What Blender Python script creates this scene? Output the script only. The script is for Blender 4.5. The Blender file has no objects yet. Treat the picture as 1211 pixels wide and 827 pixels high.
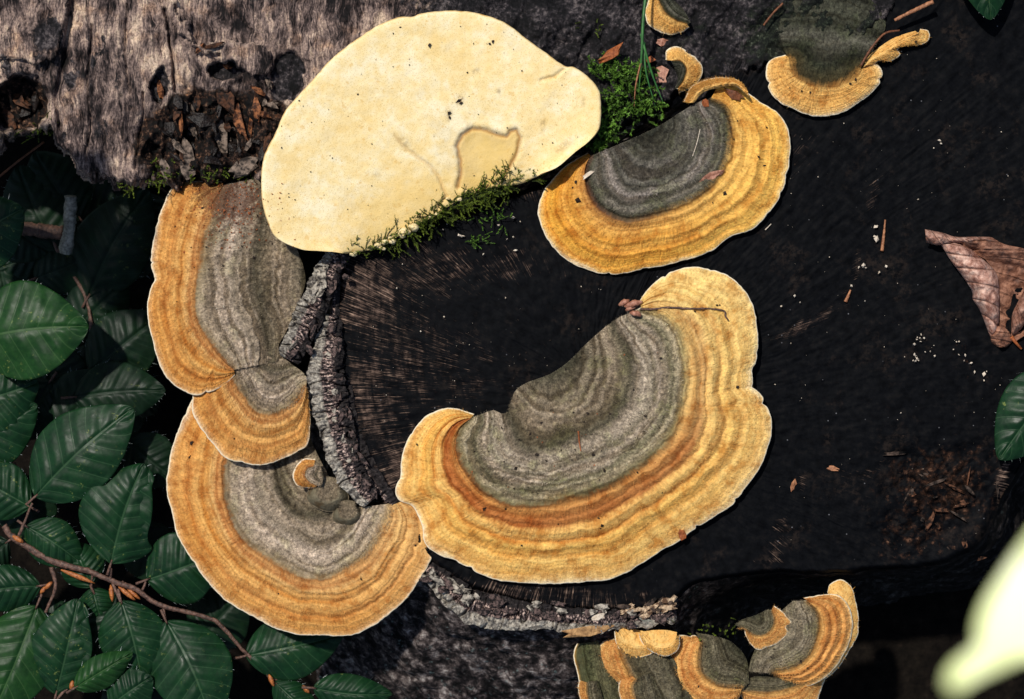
import bpy, math, random
import numpy as np
from mathutils import Vector, noise as mn

S = 0.0004            # metres per photo pixel at the stump top
H = 2500.0            # camera height above the stump top, in those units
CX, CY = 605.5, 413.5
sc = bpy.context.scene
COL = sc.collection
rng = np.random.RandomState(7)
random.seed(7)

# ------------------------------------------------------------------ camera, sky, sun, exposure
cam = bpy.data.objects.new('camera', bpy.data.cameras.new('camera'))
COL.objects.link(cam)
cam.location = (0, 0, H * S)
cam.data.sensor_width = 36
cam.data.lens = 36 * H / 1211.0
cam.data.clip_start = 0.01
cam.data.clip_end = 200
cam.data.dof.use_dof = True
cam.data.dof.focus_distance = (H - 12) * S
cam.data.dof.aperture_fstop = 11.0
sc.camera = cam

SUN = Vector((-0.36, 0.42, 1.0)).normalized()
wd = bpy.data.worlds.new('World'); sc.world = wd; wd.use_nodes = True
nt = wd.node_tree
sky = nt.nodes.new('ShaderNodeTexSky'); sky.sky_type = 'NISHITA'; sky.sun_disc = False
sky.sun_elevation = math.asin(SUN.z); sky.sun_rotation = math.atan2(SUN.x, SUN.y)
bg = nt.nodes['Background']; bg.inputs[1].default_value = 0.09
nt.links.new(sky.outputs[0], bg.inputs[0])
sl = bpy.data.lights.new('sun', 'SUN'); sl.energy = 4.0; sl.angle = math.radians(2.0); sl.color = (1, 0.95, 0.87)
so = bpy.data.objects.new('sun', sl); COL.objects.link(so)
so.rotation_euler = SUN.to_track_quat('Z', 'Y').to_euler(); so.location = SUN * 3
sc.view_settings.view_transform = 'Standard'; sc.view_settings.look = 'None'
sc.view_settings.gamma = 1; sc.view_settings.exposure = 0.0

# ------------------------------------------------------------------ numeric helpers
_tab = np.random.RandomState(11).rand(512, 512)
def vnoise(x, y, seed=0):
    x = np.asarray(x, float) + seed * 37.17; y = np.asarray(y, float) + seed * 91.73
    xi = np.floor(x).astype(int); yi = np.floor(y).astype(int)
    fx = x - xi; fy = y - yi
    fx = fx * fx * (3 - 2 * fx); fy = fy * fy * (3 - 2 * fy)
    a = _tab[xi % 512, yi % 512]; b = _tab[(xi + 1) % 512, yi % 512]
    c = _tab[xi % 512, (yi + 1) % 512]; d = _tab[(xi + 1) % 512, (yi + 1) % 512]
    return (a * (1 - fx) + b * fx) * (1 - fy) + (c * (1 - fx) + d * fx) * fy
def fbm(x, y, scale, octv=4, seed=0, gain=0.5):
    t = 0; amp = 1; tot = 0
    for o in range(octv):
        t = t + amp * vnoise(x / scale, y / scale, seed + o * 3); tot += amp
        amp *= gain; scale /= 2.03
    return t / tot - 0.5
def sstep(a, b, x):
    t = np.clip((x - a) / (b - a), 0, 1); return t * t * (3 - 2 * t)
def curve(pts, n, per=0, closed=False):
    """Catmull-Rom through pts, resampled to n points by arc length."""
    p = np.array(pts, float)
    if closed: q = np.vstack([p[-1:], p, p[:2]])
    else: q = np.vstack([2 * p[:1] - p[1:2], p, 2 * p[-1:] - p[-2:-1]])
    out = []
    for i in range(1, len(q) - 2):
        t = np.linspace(0, 1, 24, endpoint=False)[:, None]
        a, b, c, d = q[i - 1], q[i], q[i + 1], q[i + 2]
        out.append(0.5 * (2 * b + (c - a) * t + (2 * a - 5 * b + 4 * c - d) * t * t + (-a + 3 * b - 3 * c + d) * t ** 3))
    out.append(q[-2][None, :]); o = np.vstack(out)
    s = np.r_[0, np.cumsum(np.linalg.norm(np.diff(o[:, :2], axis=0), axis=1))]
    w = np.linspace(0, s[-1], n, endpoint=not closed)
    return np.stack([np.interp(w, s, o[:, k]) for k in range(o.shape[1])], 1)
def polydist(x, y, pts):
    d = np.full(np.shape(x), 1e9)
    for (ax, ay), (bx, by) in zip(pts[:-1], pts[1:]):
        vx, vy = bx - ax, by - ay
        t = np.clip(((x - ax) * vx + (y - ay) * vy) / (vx * vx + vy * vy + 1e-9), 0, 1)
        d = np.minimum(d, np.hypot(x - ax - t * vx, y - ay - t * vy))
    return d
def inpoly(x, y, pts):
    r = np.zeros(np.shape(x), bool); n = len(pts)
    for i in range(n):
        (ax, ay), (bx, by) = pts[i], pts[(i + 1) % n]
        c = ((ay > y) != (by > y)) & (x < (bx - ax) * (y - ay) / (by - ay + 1e-12) + ax)
        r ^= c
    return r
def ell(x, y, cx, cy, rx, ry, deg=0):
    a = math.radians(deg); dx, dy = x - cx, y - cy
    u = dx * math.cos(a) + dy * math.sin(a); v = -dx * math.sin(a) + dy * math.cos(a)
    return np.sqrt((u / rx) ** 2 + (v / ry) ** 2)
def T(ox, oy, s):
    return lambda *pts: [(ox + a / s, oy + b / s) for a, b in pts]
def W(p):
    """photo x, photo y, height -> world metres (as seen from the camera at height H)"""
    p = np.asarray(p, float); k = (H - p[..., 2]) / H
    return np.stack([(p[..., 0] - CX) * k * S, -(p[..., 1] - CY) * k * S, p[..., 2] * S], -1)

# ------------------------------------------------------------------ object helpers
def tag(o, label=None, cat=None, group=None, kind=None):
    if label: o['label'] = label
    if cat: o['category'] = cat
    if group: o['group'] = group
    if kind: o['kind'] = kind
    return o
def thing(name, label, cat, at, group=None):
    o = bpy.data.objects.new(name, None); COL.objects.link(o)
    o.empty_display_size = 0.01
    o.location = W(np.array(at, float)).tolist()
    return tag(o, label, cat, group)
def meshobj(name, verts, faces, mat, parent=None, uv=None, attrs=None, smooth=True, world=False, matidx=None):
    """verts in photo units unless world; faces: int array (n,3|4) or list of such arrays"""
    v = np.asarray(verts, float) if world else W(np.asarray(verts, float))
    org = np.array(parent.location) if parent is not None else v.mean(0)
    if parent is not None and parent.type == 'MESH': org = np.array(parent['_org'])
    fl = faces if isinstance(faces, list) else [faces]
    fl = [np.asarray(f, int) for f in fl if len(f)]
    loops = np.concatenate([f.ravel() for f in fl]).astype(np.int32)
    counts = np.concatenate([np.full(len(f), f.shape[1]) for f in fl])
    starts = np.r_[0, np.cumsum(counts)[:-1]].astype(np.int32)
    me = bpy.data.meshes.new(name)
    me.vertices.add(len(v)); me.vertices.foreach_set('co', (v - org).astype(np.float32).ravel())
    me.loops.add(len(loops)); me.loops.foreach_set('vertex_index', loops)
    me.polygons.add(len(counts)); me.polygons.foreach_set('loop_start', starts)
    if matidx is not None: me.polygons.foreach_set('material_index', np.asarray(matidx, np.int32))
    me.update(calc_edges=True)
    if uv is not None:
        l = me.uv_layers.new(name='UVMap'); l.data.foreach_set('uv', np.asarray(uv, np.float32)[loops].ravel())
    for k, a in (attrs or {}).items():
        at = me.attributes.new(k, 'FLOAT', 'POINT'); at.data.foreach_set('value', np.asarray(a, np.float32).ravel())
    me.polygons.foreach_set('use_smooth', np.full(len(counts), smooth))
    for m in (mat if isinstance(mat, (list, tuple)) else [mat]): me.materials.append(m)
    o = bpy.data.objects.new(name, me); COL.objects.link(o)
    if parent is not None:
        o.parent = parent
        if parent.type == 'MESH': o.location = (0, 0, 0)
    else: o.location = org.tolist()
    o['_org'] = org.tolist()
    return o
def gridfaces(n, m, cu=False, cv=False, off=0, flip=False):
    i = np.arange(n if cu else n - 1)[:, None]; j = np.arange(m if cv else m - 1)[None, :]
    i2 = (i + 1) % n; j2 = (j + 1) % m
    f = np.stack([i * m + j, i2 * m + j, i2 * m + j2, i * m + j2], -1).reshape(-1, 4) + off
    return f[:, ::-1] if flip else f
def tube(path, radii, sides=7, jitter=0.0, seed=0):
    p = np.asarray(path, float); n = len(p)
    t = np.gradient(p, axis=0); t /= np.linalg.norm(t, axis=1)[:, None] + 1e-9
    up = np.array([0.13, 0.21, 1.0]); a = np.cross(t, up); a /= np.linalg.norm(a, axis=1)[:, None] + 1e-9
    b = np.cross(t, a); r = np.broadcast_to(np.asarray(radii, float), (n,))
    th = np.linspace(0, 2 * math.pi, sides, endpoint=False)
    rr = r[:, None] * (1 + jitter * (np.random.RandomState(seed).rand(n, sides) - .5))
    v = p[:, None, :] + rr[..., None] * (np.cos(th)[None, :, None] * a[:, None, :] + np.sin(th)[None, :, None] * b[:, None, :])
    v = np.vstack([v.reshape(-1, 3), p[:1], p[-1:]])
    f = gridfaces(n, sides, cv=True)
    k = np.arange(sides); k2 = (k + 1) % sides
    caps = np.vstack([np.stack([np.full(sides, n * sides), k, k2], 1), np.stack([np.full(sides, n * sides + 1), (n - 1) * sides + k2, (n - 1) * sides + k], 1)])
    return v, [f, caps]
class Join:
    def __init__(s): s.v = []; s.q = []; s.t = []; s.n = 0; s.a = []
    def add(s, v, faces, a=0.0):
        for f in (faces if isinstance(faces, list) else [faces]):
            (s.q if np.asarray(f).shape[1] == 4 else s.t).append(np.asarray(f) + s.n)
        s.v.append(np.asarray(v, float)); s.n += len(v); s.a.append(np.full(len(v), a) if np.isscalar(a) else np.asarray(a))
    def build(s, name, mat, parent=None, **k):
        fs = ([np.vstack(s.q)] if s.q else []) + ([np.vstack(s.t)] if s.t else [])
        return meshobj(name, np.vstack(s.v), fs, mat, parent, attrs={'rnd': np.concatenate(s.a)}, **k)
def hair_geo(base, d, width):
    """triangular hairs: base (n,3), d (n,3) vector, width"""
    n = len(base); side = np.cross(d, rng.randn(n, 3)); side /= np.linalg.norm(side, axis=1)[:, None] + 1e-9
    w = np.broadcast_to(np.asarray(width, float), (n,))[:, None]
    v = np.stack([base - side * w, base + side * w, base + d], 1).reshape(-1, 3)
    return v, np.arange(n * 3).reshape(-1, 3)
def chunk(c, size, seed, tilt=None):
    """irregular splintered block"""
    r = np.random.RandomState(seed)
    b = np.array([(x, y, z) for x in (-1, 0, 1) for y in (-1, 0, 1) for z in (-1, 1)], float)
    tp = np.where(np.abs(b[:, :1]) > .5, .25 + .6 * r.rand(18, 1), 1.0)
    b = np.c_[b[:, :1] * (1 + .5 * (r.rand(18, 1) - .5)), b[:, 1:] * tp] * np.array(size) * .5 * (1 + .7 * (r.rand(18, 3) - .5))
    a = tilt if tilt is not None else r.rand() * 6.28
    ca, sa = math.cos(a), math.sin(a); sl = (r.rand(2) - .5) * .6
    x = b[:, 0] * ca - b[:, 1] * sa; y = b[:, 0] * sa + b[:, 1] * ca
    z = b[:, 2] + x * sl[0] + y * sl[1]
    v = np.stack([x + c[0], y + c[1], z + c[2]], 1)
    I = lambda i, j, k: (i * 3 + j) * 2 + k
    f = []
    for i in range(2):
        for j in range(2):
            f.append((I(i, j, 1), I(i, j + 1, 1), I(i + 1, j + 1, 1), I(i + 1, j, 1)))
            f.append((I(i, j, 0), I(i + 1, j, 0), I(i + 1, j + 1, 0), I(i, j + 1, 0)))
    for i in range(2):
        f.append((I(i, 0, 0), I(i, 0, 1), I(i + 1, 0, 1), I(i + 1, 0, 0)))
        f.append((I(i, 2, 0), I(i + 1, 2, 0), I(i + 1, 2, 1), I(i, 2, 1)))
        f.append((I(0, i, 0), I(0, i + 1, 0), I(0, i + 1, 1), I(0, i, 1)))
        f.append((I(2, i, 0), I(2, i, 1), I(2, i + 1, 1), I(2, i + 1, 0)))
    return v, np.array(f)

# ------------------------------------------------------------------ materials
def C8(r, g, b, k=0.86):
    f = lambda c: (c / 255 / 12.92 if c <= 10 else ((c / 255 + .055) / 1.055) ** 2.4) * k
    return (f(r), f(g), f(b), 1)
class M:
    def __init__(s, name, rough=0.8, spec=0.3):
        s.m = bpy.data.materials.new(name); s.m.use_nodes = True
        s.t = s.m.node_tree; s.b = s.t.nodes['Principled BSDF']
        s.b.inputs['Roughness'].default_value = rough; s.b.inputs['Specular IOR Level'].default_value = spec
        s._o = None; s._uv = None
    def n(s, ty, **k):
        x = s.t.nodes.new(ty)
        for a, b in k.items(): setattr(x, a, b)
        return x
    def l(s, a, b):
        if hasattr(a, 'links') or isinstance(a, bpy.types.NodeSocket): s.t.links.new(a, b)
        else: b.default_value = a
    def obj(s):
        if s._o is None: s._o = s.n('ShaderNodeTexCoord')
        return s._o.outputs['Object']
    def uv(s):
        if s._uv is None: s._uv = s.n('ShaderNodeUVMap', uv_map='UVMap')
        return s._uv.outputs[0]
    def attr(s, nm): return s.n('ShaderNodeAttribute', attribute_name=nm).outputs['Fac']
    def map(s, vec, scale):
        x = s.n('ShaderNodeMapping'); s.l(vec, x.inputs[0]); x.inputs['Scale'].default_value = scale; return x.outputs[0]
    def noise(s, px=10, det=3, rough=.55, vec=None, scale=None, dist=0):
        x = s.n('ShaderNodeTexNoise'); x.inputs['Scale'].default_value = scale if scale else 1 / (px * S)
        x.inputs['Detail'].default_value = det; x.inputs['Roughness'].default_value = rough; x.inputs['Distortion'].default_value = dist
        s.l(vec if vec is not None else s.obj(), x.inputs['Vector']); return x.outputs['Fac']
    def vor(s, px=10, vec=None, scale=None, out='Distance', rnd=1):
        x = s.n('ShaderNodeTexVoronoi'); x.inputs['Scale'].default_value = scale if scale else 1 / (px * S)
        x.inputs['Randomness'].default_value = rnd
        s.l(vec if vec is not None else s.obj(), x.inputs['Vector']); return x.outputs[out]
    def ma(s, op, a, b=0.0, c=None, clamp=False):
        x = s.n('ShaderNodeMath', operation=op, use_clamp=clamp); s.l(a, x.inputs[0]); s.l(b, x.inputs[1])
        if c is not None: s.l(c, x.inputs[2])
        return x.outputs[0]
    def ss(s, a, lo, hi):
        x = s.n('ShaderNodeMapRange', interpolation_type='SMOOTHSTEP'); s.l(a, x.inputs[0])
        x.inputs[1].default_value = lo; x.inputs[2].default_value = hi; return x.outputs[0]
    def ramp(s, f, stops, mode='LINEAR'):
        x = s.n('ShaderNodeValToRGB'); s.l(f, x.inputs[0]); r = x.color_ramp; r.interpolation = mode
        while len(r.elements) < len(stops): r.elements.new(0.5)
        for e, (p, c) in zip(r.elements, stops): e.position = p; e.color = c
        return x.outputs[0]
    def mix(s, f, a, b, mode='MIX'):
        x = s.n('ShaderNodeMix', data_type='RGBA', blend_type=mode); s.l(f, x.inputs[0]); s.l(a, x.inputs[6]); s.l(b, x.inputs[7]); return x.outputs[2]
    def bump(s, hgt, strength=.5, dist_px=2, prev=None):
        x = s.n('ShaderNodeBump'); x.inputs['Strength'].default_value = strength; x.inputs['Distance'].default_value = dist_px * S
        s.l(hgt, x.inputs['Height'])
        if prev is not None: s.l(prev, x.inputs['Normal'])
        return x.outputs[0]
    def done(s, color, normal=None, rough=None):
        s.l(color, s.b.inputs['Base Color'])
        if normal is not None: s.l(normal, s.b.inputs['Normal'])
        if rough is not None: s.l(rough, s.b.inputs['Roughness'])
        return s.m
def grey(v): return (v, v, v, 1)

def cap_mat(name, stops, wob=1.0, algae=.5, fibre=1.0, grain=1.0, pale=None):
    """zoned bracket top: uv = (photo units along the rim, 0 at the wood .. .5 grey edge .. 1 rim)"""
    m = M(name, .88, .18); STOPS[name] = (stops, pale)
    sep = m.n('ShaderNodeSeparateXYZ'); m.l(m.uv(), sep.inputs[0]); v = sep.outputs[1]
    w1 = m.ma('ADD', m.ma('MULTIPLY', m.ma('SUBTRACT', m.noise(38, 2), .5), .06 * wob), m.ma('MULTIPLY', m.ma('SUBTRACT', m.noise(130, 2), .5), .12 * wob))
    w2 = m.ma('MULTIPLY', m.ma('SUBTRACT', m.noise(7, 3, .65), .5), .035 * wob)
    fv = m.map(m.uv(), (1 / 4.0, 5.5, 1)); fib = m.noise(vec=fv, scale=1, det=3, rough=.6)
    w3 = m.ma('MULTIPLY', m.ma('SUBTRACT', fib, .5), .025 * wob)
    vv = m.ma('ADD', m.ma('ADD', v, w1), m.ma('ADD', w2, w3))
    col = m.ramp(vv, stops)
    green = m.ma('SUBTRACT', 1, m.ss(vv, .44, .53))                    # 1 on the old grey felt
    if pale: col = m.mix(m.ma('MULTIPLY', m.attr('pale'), m.ma('SUBTRACT', 1, green)), col, m.mix(.62, col, pale))
    # grey felt grain
    g1 = m.noise(2.3, 2, .7); g2 = m.noise(6.5, 3, .6)
    lum = m.ramp(g1, [(.30, grey(.50)), (.5, grey(.98)), (.70, grey(1.5))])
    lum2 = m.ramp(g2, [(.34, grey(.6)), (.66, grey(1.38))])
    felt = m.mix(1, m.mix(1, col, lum, 'MULTIPLY'), lum2, 'MULTIPLY')
    felt = m.mix(1, felt, (1.09, .975, .89, 1), 'MULTIPLY')
    alg = m.ma('MULTIPLY', m.ss(m.noise(26, 4, .6), .5, .68), algae)
    felt = m.mix(alg, felt, m.mix(1, felt, (.62, .74, .46, 1), 'MULTIPLY'))
    # orange zone fibres
    fl = m.ramp(fib, [(.25, grey(.78)), (.5, grey(1.0)), (.75, grey(1.16))])
    fl2 = m.ramp(m.noise(3.2, 3, .7), [(.25, grey(.74)), (.5, grey(1)), (.75, grey(1.24))])
    fl3 = m.ramp(m.noise(17, 3, .6), [(.34, C8(222, 198, 172, 1)), (.5, grey(1)), (.64, (1.14, 1.15, 1.12, 1))])
    org = m.mix(fibre, col, m.mix(1, col, fl, 'MULTIPLY')); org = m.mix(1, m.mix(1, org, fl2, 'MULTIPLY'), fl3, 'MULTIPLY')
    rg = m.attr('ring')
    felt = m.mix(1, felt, m.ramp(m.ma('ADD', rg, .5), [(.22, (.50, .47, .42, 1)), (.42, (.86, .84, .80, 1)), (.62, grey(1.06)), (.8, grey(1.18))]), 'MULTIPLY')
    org = m.mix(1, org, m.ramp(m.ma('ADD', rg, .5), [(.22, (.88, .82, .74, 1)), (.45, grey(1)), (.75, grey(1.1))]), 'MULTIPLY')
    org = m.mix(1, org, (1.0, .975, .87, 1), 'MULTIPLY')
    c = m.mix(green, org, felt)
    c = m.mix(m.ma('MULTIPLY', m.ss(m.ma('ADD', m.attr('rust'), m.ma('MULTIPLY', m.ma('SUBTRACT', m.noise(6, 4, .7), .5), 1.6)), .45, .75), .75), c, C8(86, 52, 38))
    # scattered dark crumbs stuck in the felt
    sp = m.ma('SUBTRACT', 1, m.ss(m.vor(9.5), .05, .13)); sp = m.ma('MULTIPLY', sp, m.ss(m.noise(22, 2), .52, .62))
    c = m.mix(m.ma('MULTIPLY', sp, m.ma('ADD', .15, m.ma('MULTIPLY', green, .7))), c, C8(38, 30, 24))
    nb = m.bump(m.ma('ADD', g1, m.ma('MULTIPLY', fib, .8)), .55 * grain, 2.2)
    nb = m.bump(m.noise(9, 3), .4, 3, nb)
    return m.done(c, nb)

def simple(name, base, var, px=6, rough=.8, spec=.25, bump=.4, lo=.3, hi=.7, det=4, dpx=2):
    m = M(name, rough, spec); f = m.noise(px, det, .62)
    c = m.ramp(f, [(lo, base), (hi, var)])
    return m.done(c, m.bump(m.noise(px * .6, 3), bump, dpx))
def felt_hair_mat(name):
    m = M(name, .85, .15); return m.done(m.n('ShaderNodeAttribute', attribute_name='hc').outputs['Color'])
STOPS = {}
def stop_rgb(stops, v):
    p = [a for a, _ in stops]; return np.stack([np.interp(v, p, [c[k] for _, c in stops]) for k in range(3)], -1)
def hair_mat(name, a, b, rough=.8):
    m = M(name, rough, .2); return m.done(m.ramp(m.attr('rnd'), [(0, a), (1, b)]))
MAT = {}
MAT['pore'] = simple('pore surface cream', C8(232, 214, 178), C8(246, 234, 208), 5)
MAT['hair'] = felt_hair_mat('bracket felt hair')
MAT['felt'] = hair_mat('grey felt hair', C8(84, 80, 73), C8(206, 199, 188))
MAT['felt_green'] = hair_mat('green grey felt hair', C8(34, 38, 30), C8(126, 128, 116))
MAT['orange_hair'] = hair_mat('orange felt hair', C8(176, 116, 52), C8(240, 200, 128))
MAT['rust'] = simple('rust brown debris', C8(110, 52, 26), C8(190, 110, 60), 3, .6)
MAT['crumb_dark'] = simple('dark soil crumb', C8(16, 12, 10), C8(52, 38, 28), 3, .7)
MAT['crumb_pale'] = simple('pale wood crumb', C8(190, 172, 150), C8(240, 226, 205), 3, .7)

# wood of the weathered log
def log_mat():
    m = M('weathered wood', .8, .2)
    wn = m.n('ShaderNodeTexNoise'); wn.inputs['Scale'].default_value = 1 / (34 * S); wn.inputs['Detail'].default_value = 3; m.l(m.obj(), wn.inputs['Vector'])
    wa = m.n('ShaderNodeVectorMath', operation='MULTIPLY_ADD'); m.l(wn.outputs['Color'], wa.inputs[0]); wa.inputs[1].default_value = (22 * S, 8 * S, 0); m.l(m.obj(), wa.inputs[2]); wv = wa.outputs[0]
    gv = m.map(wv, (1 / (3.2 * S), 1 / (30 * S), 1 / (8 * S))); gr = m.noise(vec=gv, scale=1, det=5, rough=.65, dist=1.1)
    gv2 = m.map(wv, (1 / (1.3 * S), 1 / (10 * S), 1 / (8 * S))); gr2 = m.noise(vec=gv2, scale=1, det=3, rough=.6)
    big = m.ma('ADD', m.ma('MULTIPLY', m.noise(60, 4, .6), .6), m.ma('MULTIPLY', m.noise(vec=m.map(m.obj(), (1 / (16 * S), 1 / (34 * S), 1 / (20 * S))), scale=1, det=4, rough=.6), .5)); spot = m.noise(2.6, 3, .7)
    f = m.ma('ADD', m.ma('MULTIPLY', gr, .64), m.ma('ADD', m.ma('MULTIPLY', gr2, .2), m.ma('MULTIPLY', m.ma('SUBTRACT', big, .50), 1.25)))
    c = m.ramp(f, [(.33, C8(22, 18, 18)), (.40, C8(70, 58, 55)), (.48, C8(122, 104, 97)), (.56, C8(166, 142, 128)), (.66, C8(220, 194, 168))])
    warm = m.ss(m.noise(24, 4), .52, .7); c = m.mix(m.ma('MULTIPLY', warm, .45), c, m.mix(1, c, (1.05, .80, .55, 1), 'MULTIPLY'))
    c = m.mix(1, c, m.ramp(spot, [(.36, grey(.45)), (.5, grey(1.0)), (.66, grey(1.25))]), 'MULTIPLY')
    stain_hollow = m.ss(m.ma('ADD', m.attr('dark'), m.ma('ADD', m.ma('MULTIPLY', m.ma('SUBTRACT', m.noise(9, 5, .7), .5), .9), m.ma('MULTIPLY', m.ss(m.noise(vec=m.map(wv, (1 / (24 * S), 1 / (44 * S), 1 / (20 * S))), scale=1, det=4, rough=.6), .54, .66), .45))), .40, .62)
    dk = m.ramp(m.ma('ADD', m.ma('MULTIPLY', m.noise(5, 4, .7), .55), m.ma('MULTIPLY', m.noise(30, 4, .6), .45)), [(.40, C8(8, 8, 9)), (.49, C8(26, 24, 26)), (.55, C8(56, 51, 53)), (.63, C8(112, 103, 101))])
    c = m.mix(stain_hollow, c, dk)
    rc = m.ramp(m.noise(7, 5, .7), [(.40, C8(7, 6, 5)), (.50, C8(20, 14, 11)), (.57, C8(60, 38, 27)), (.62, C8(98, 78, 64)), (.72, C8(176, 118, 76))])
    rot = m.ss(m.ma('ADD', m.attr('rot'), m.ma('MULTIPLY', m.ma('SUBTRACT', m.noise(14, 4), .5), .7)), .4, .6)
    c = m.mix(rot, c, rc)
    gc = m.ramp(m.noise(4, 4, .7), [(.38, C8(7, 10, 7)), (.52, C8(22, 28, 19)), (.62, C8(52, 58, 44)), (.74, C8(120, 124, 112))])
    grn = m.ss(m.ma('ADD', m.attr('green'), m.ma('MULTIPLY', m.ma('SUBTRACT', m.noise(12, 4), .5), .8)), .4, .65)
    c = m.mix(grn, c, gc)
    nb = m.bump(m.ma('ADD', gr2, m.ma('MULTIPLY', gr, 1.2)), .6, 3); nb = m.bump(spot, .5, 2, nb)
    return m.done(c, nb)
MAT['log'] = log_mat()

def stump_mat():
    m = M('wet black sawn wood', .62, .035)
    uv = m.uv()      # (photo units along the rim, photo units from the rim)
    st = m.noise(vec=m.map(uv, (1 / 2.2, 1 / 42.0, 1)), scale=1, det=4, rough=.65)
    st2 = m.noise(vec=m.map(uv, (1 / 1.1, 1 / 14.0, 1)), scale=1, det=3, rough=.6)
    ring = m.noise(vec=m.map(uv, (1 / 120.0, 1 / 9.0, 1)), scale=1, det=3, rough=.6)
    patch = m.noise(20, 4, .6)
    dry = m.ma('ADD', m.attr('dry'), m.ma('MULTIPLY', m.ma('SUBTRACT', m.ma('ADD', m.ma('MULTIPLY', ring, .5), m.ma('MULTIPLY', patch, .5)), .5), 1.5))
    lift = m.ma('ADD', m.ma('MULTIPLY', st, .6), m.ma('MULTIPLY', st2, .4))
    k = m.ss(m.ma('ADD', dry, m.ma('MULTIPLY', m.ma('SUBTRACT', lift, .5), 2.0)), 0.36, .82)
    wood = m.ramp(m.ma('ADD', m.ma('MULTIPLY', lift, .7), m.ma('MULTIPLY', m.noise(6, 3), .3)), [(.38, C8(22, 18, 17)), (.48, C8(72, 59, 53)), (.56, C8(124, 102, 89)), (.68, C8(204, 172, 148))])
    black = m.ramp(m.noise(13, 5, .7), [(.36, (.0012, .0014, .0020, 1)), (.54, (.0030, .0034, .0044, 1)), (.68, (.0066, .0062, .0064, 1))])
    c = m.mix(k, black, wood)
    damp = m.ma('MULTIPLY', m.ss(m.noise(46, 5, .65), .53, .66), m.ss(m.noise(7, 4, .7), .42, .6)); black = m.mix(m.ma('MULTIPLY', damp, .8), black, (.017, .0125, .0105, 1)); c = m.mix(k, black, wood)
    rc = m.ramp(m.noise(8, 5, .7), [(.40, C8(12, 9, 8)), (.5, C8(36, 25, 20)), (.58, C8(62, 42, 32)), (.66, C8(104, 74, 56)), (.76, C8(160, 122, 96))])
    rot = m.ss(m.ma('ADD', m.attr('rot'), m.ma('MULTIPLY', m.ma('SUBTRACT', m.noise(11, 5, .65), .5), 1.7)), .38, .7)
    c = m.mix(rot, c, rc)
    dots = m.ma('MULTIPLY', m.ma('SUBTRACT', 1, m.ss(m.vor(13), .03, .08)), m.ss(m.noise(40, 3), .5, .6))
    c = m.mix(m.ma('MULTIPLY', dots, .5), c, C8(150, 150, 155))
    nb = m.bump(m.ma('MULTIPLY', lift, m.ma('ADD', k, .05)), .5, 2.4); nb = m.bump(m.noise(3.2, 3), .10, 1.0, nb)
    return m.done(c, nb)
MAT['stump'] = stump_mat()

def bark_mat():
    m = M('bark edge', .7, .25)
    sep = m.n('ShaderNodeSeparateXYZ'); m.l(m.uv(), sep.inputs[0])
    v = m.ma('ADD', sep.outputs[1], m.ma('MULTIPLY', m.ma('SUBTRACT', m.noise(8, 4), .5), .22))
    fl = m.noise(vec=m.map(m.uv(), (1 / 2.4, 6.0, 1)), scale=1, det=4, rough=.7)
    fleck = m.ramp(m.ma('ADD', m.ma('MULTIPLY', fl, .65), m.ma('MULTIPLY', m.noise(3, 3), .35)), [(.41, C8(10, 8, 9)), (.48, C8(42, 34, 35)), (.53, C8(116, 96, 92)), (.59, C8(220, 194, 178))])
    lich = m.ramp(m.ma('ADD', m.ma('MULTIPLY', m.noise(3.6, 4, .7), .6), m.ma('MULTIPLY', m.noise(13, 4), .4)), [(.36, C8(48, 43, 40)), (.45, C8(104, 97, 90)), (.53, C8(160, 153, 141)), (.64, C8(218, 208, 190))])
    dark = m.ramp(m.noise(4, 4, .7), [(.35, C8(14, 12, 12)), (.6, C8(46, 40, 40)), (.75, C8(104, 94, 90))])
    a = m.ss(v, .30, .38); b = m.ss(v, .66, .76)
    c = m.mix(a, lich, fleck); c = m.mix(b, c, dark)
    nb = m.bump(fl, .7, 3); nb = m.bump(m.noise(3, 4), .6, 2.5, nb)
    return m.done(c, nb)
MAT['bark_edge'] = bark_mat()
def bark_side():
    m = M('lichened bark', .85, .12)
    n1 = m.noise(11, 5, .7); n2 = m.noise(30, 4, .6)
    f = m.ma('ADD', m.ma('MULTIPLY', n1, .65), m.ma('MULTIPLY', n2, .35))
    c = m.ramp(f, [(.40, C8(10, 9, 9)), (.47, C8(34, 30, 30)), (.53, C8(74, 65, 63)), (.59, C8(128, 117, 112)), (.67, C8(190, 182, 174))])
    lg = m.ss(m.noise(9, 5, .7), .6, .7); c = m.mix(m.ma('MULTIPLY', lg, .5), c, C8(130, 150, 146))
    c = m.mix(m.attr('wet'), c, m.mix(1, c, grey(.16), 'MULTIPLY'))  # masked bark is simply multiplied darker
    nb = m.bump(n1, .8, 5); nb = m.bump(m.noise(3.5, 4), .6, 2.5, nb)
    return m.done(c, nb)
MAT['bark_side'] = bark_side()
def soil():
    m = M('dark humus', .95, .03)
    c = m.ramp(m.noise(16, 5, .7), [(.35, (.004, .0034, .003, 1)), (.6, (.010, .0078, .006, 1)), (.8, (.03, .021, .015, 1))])
    return m.done(c, m.bump(m.noise(8, 5, .7), .8, 6))
MAT['soil'] = soil()

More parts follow.
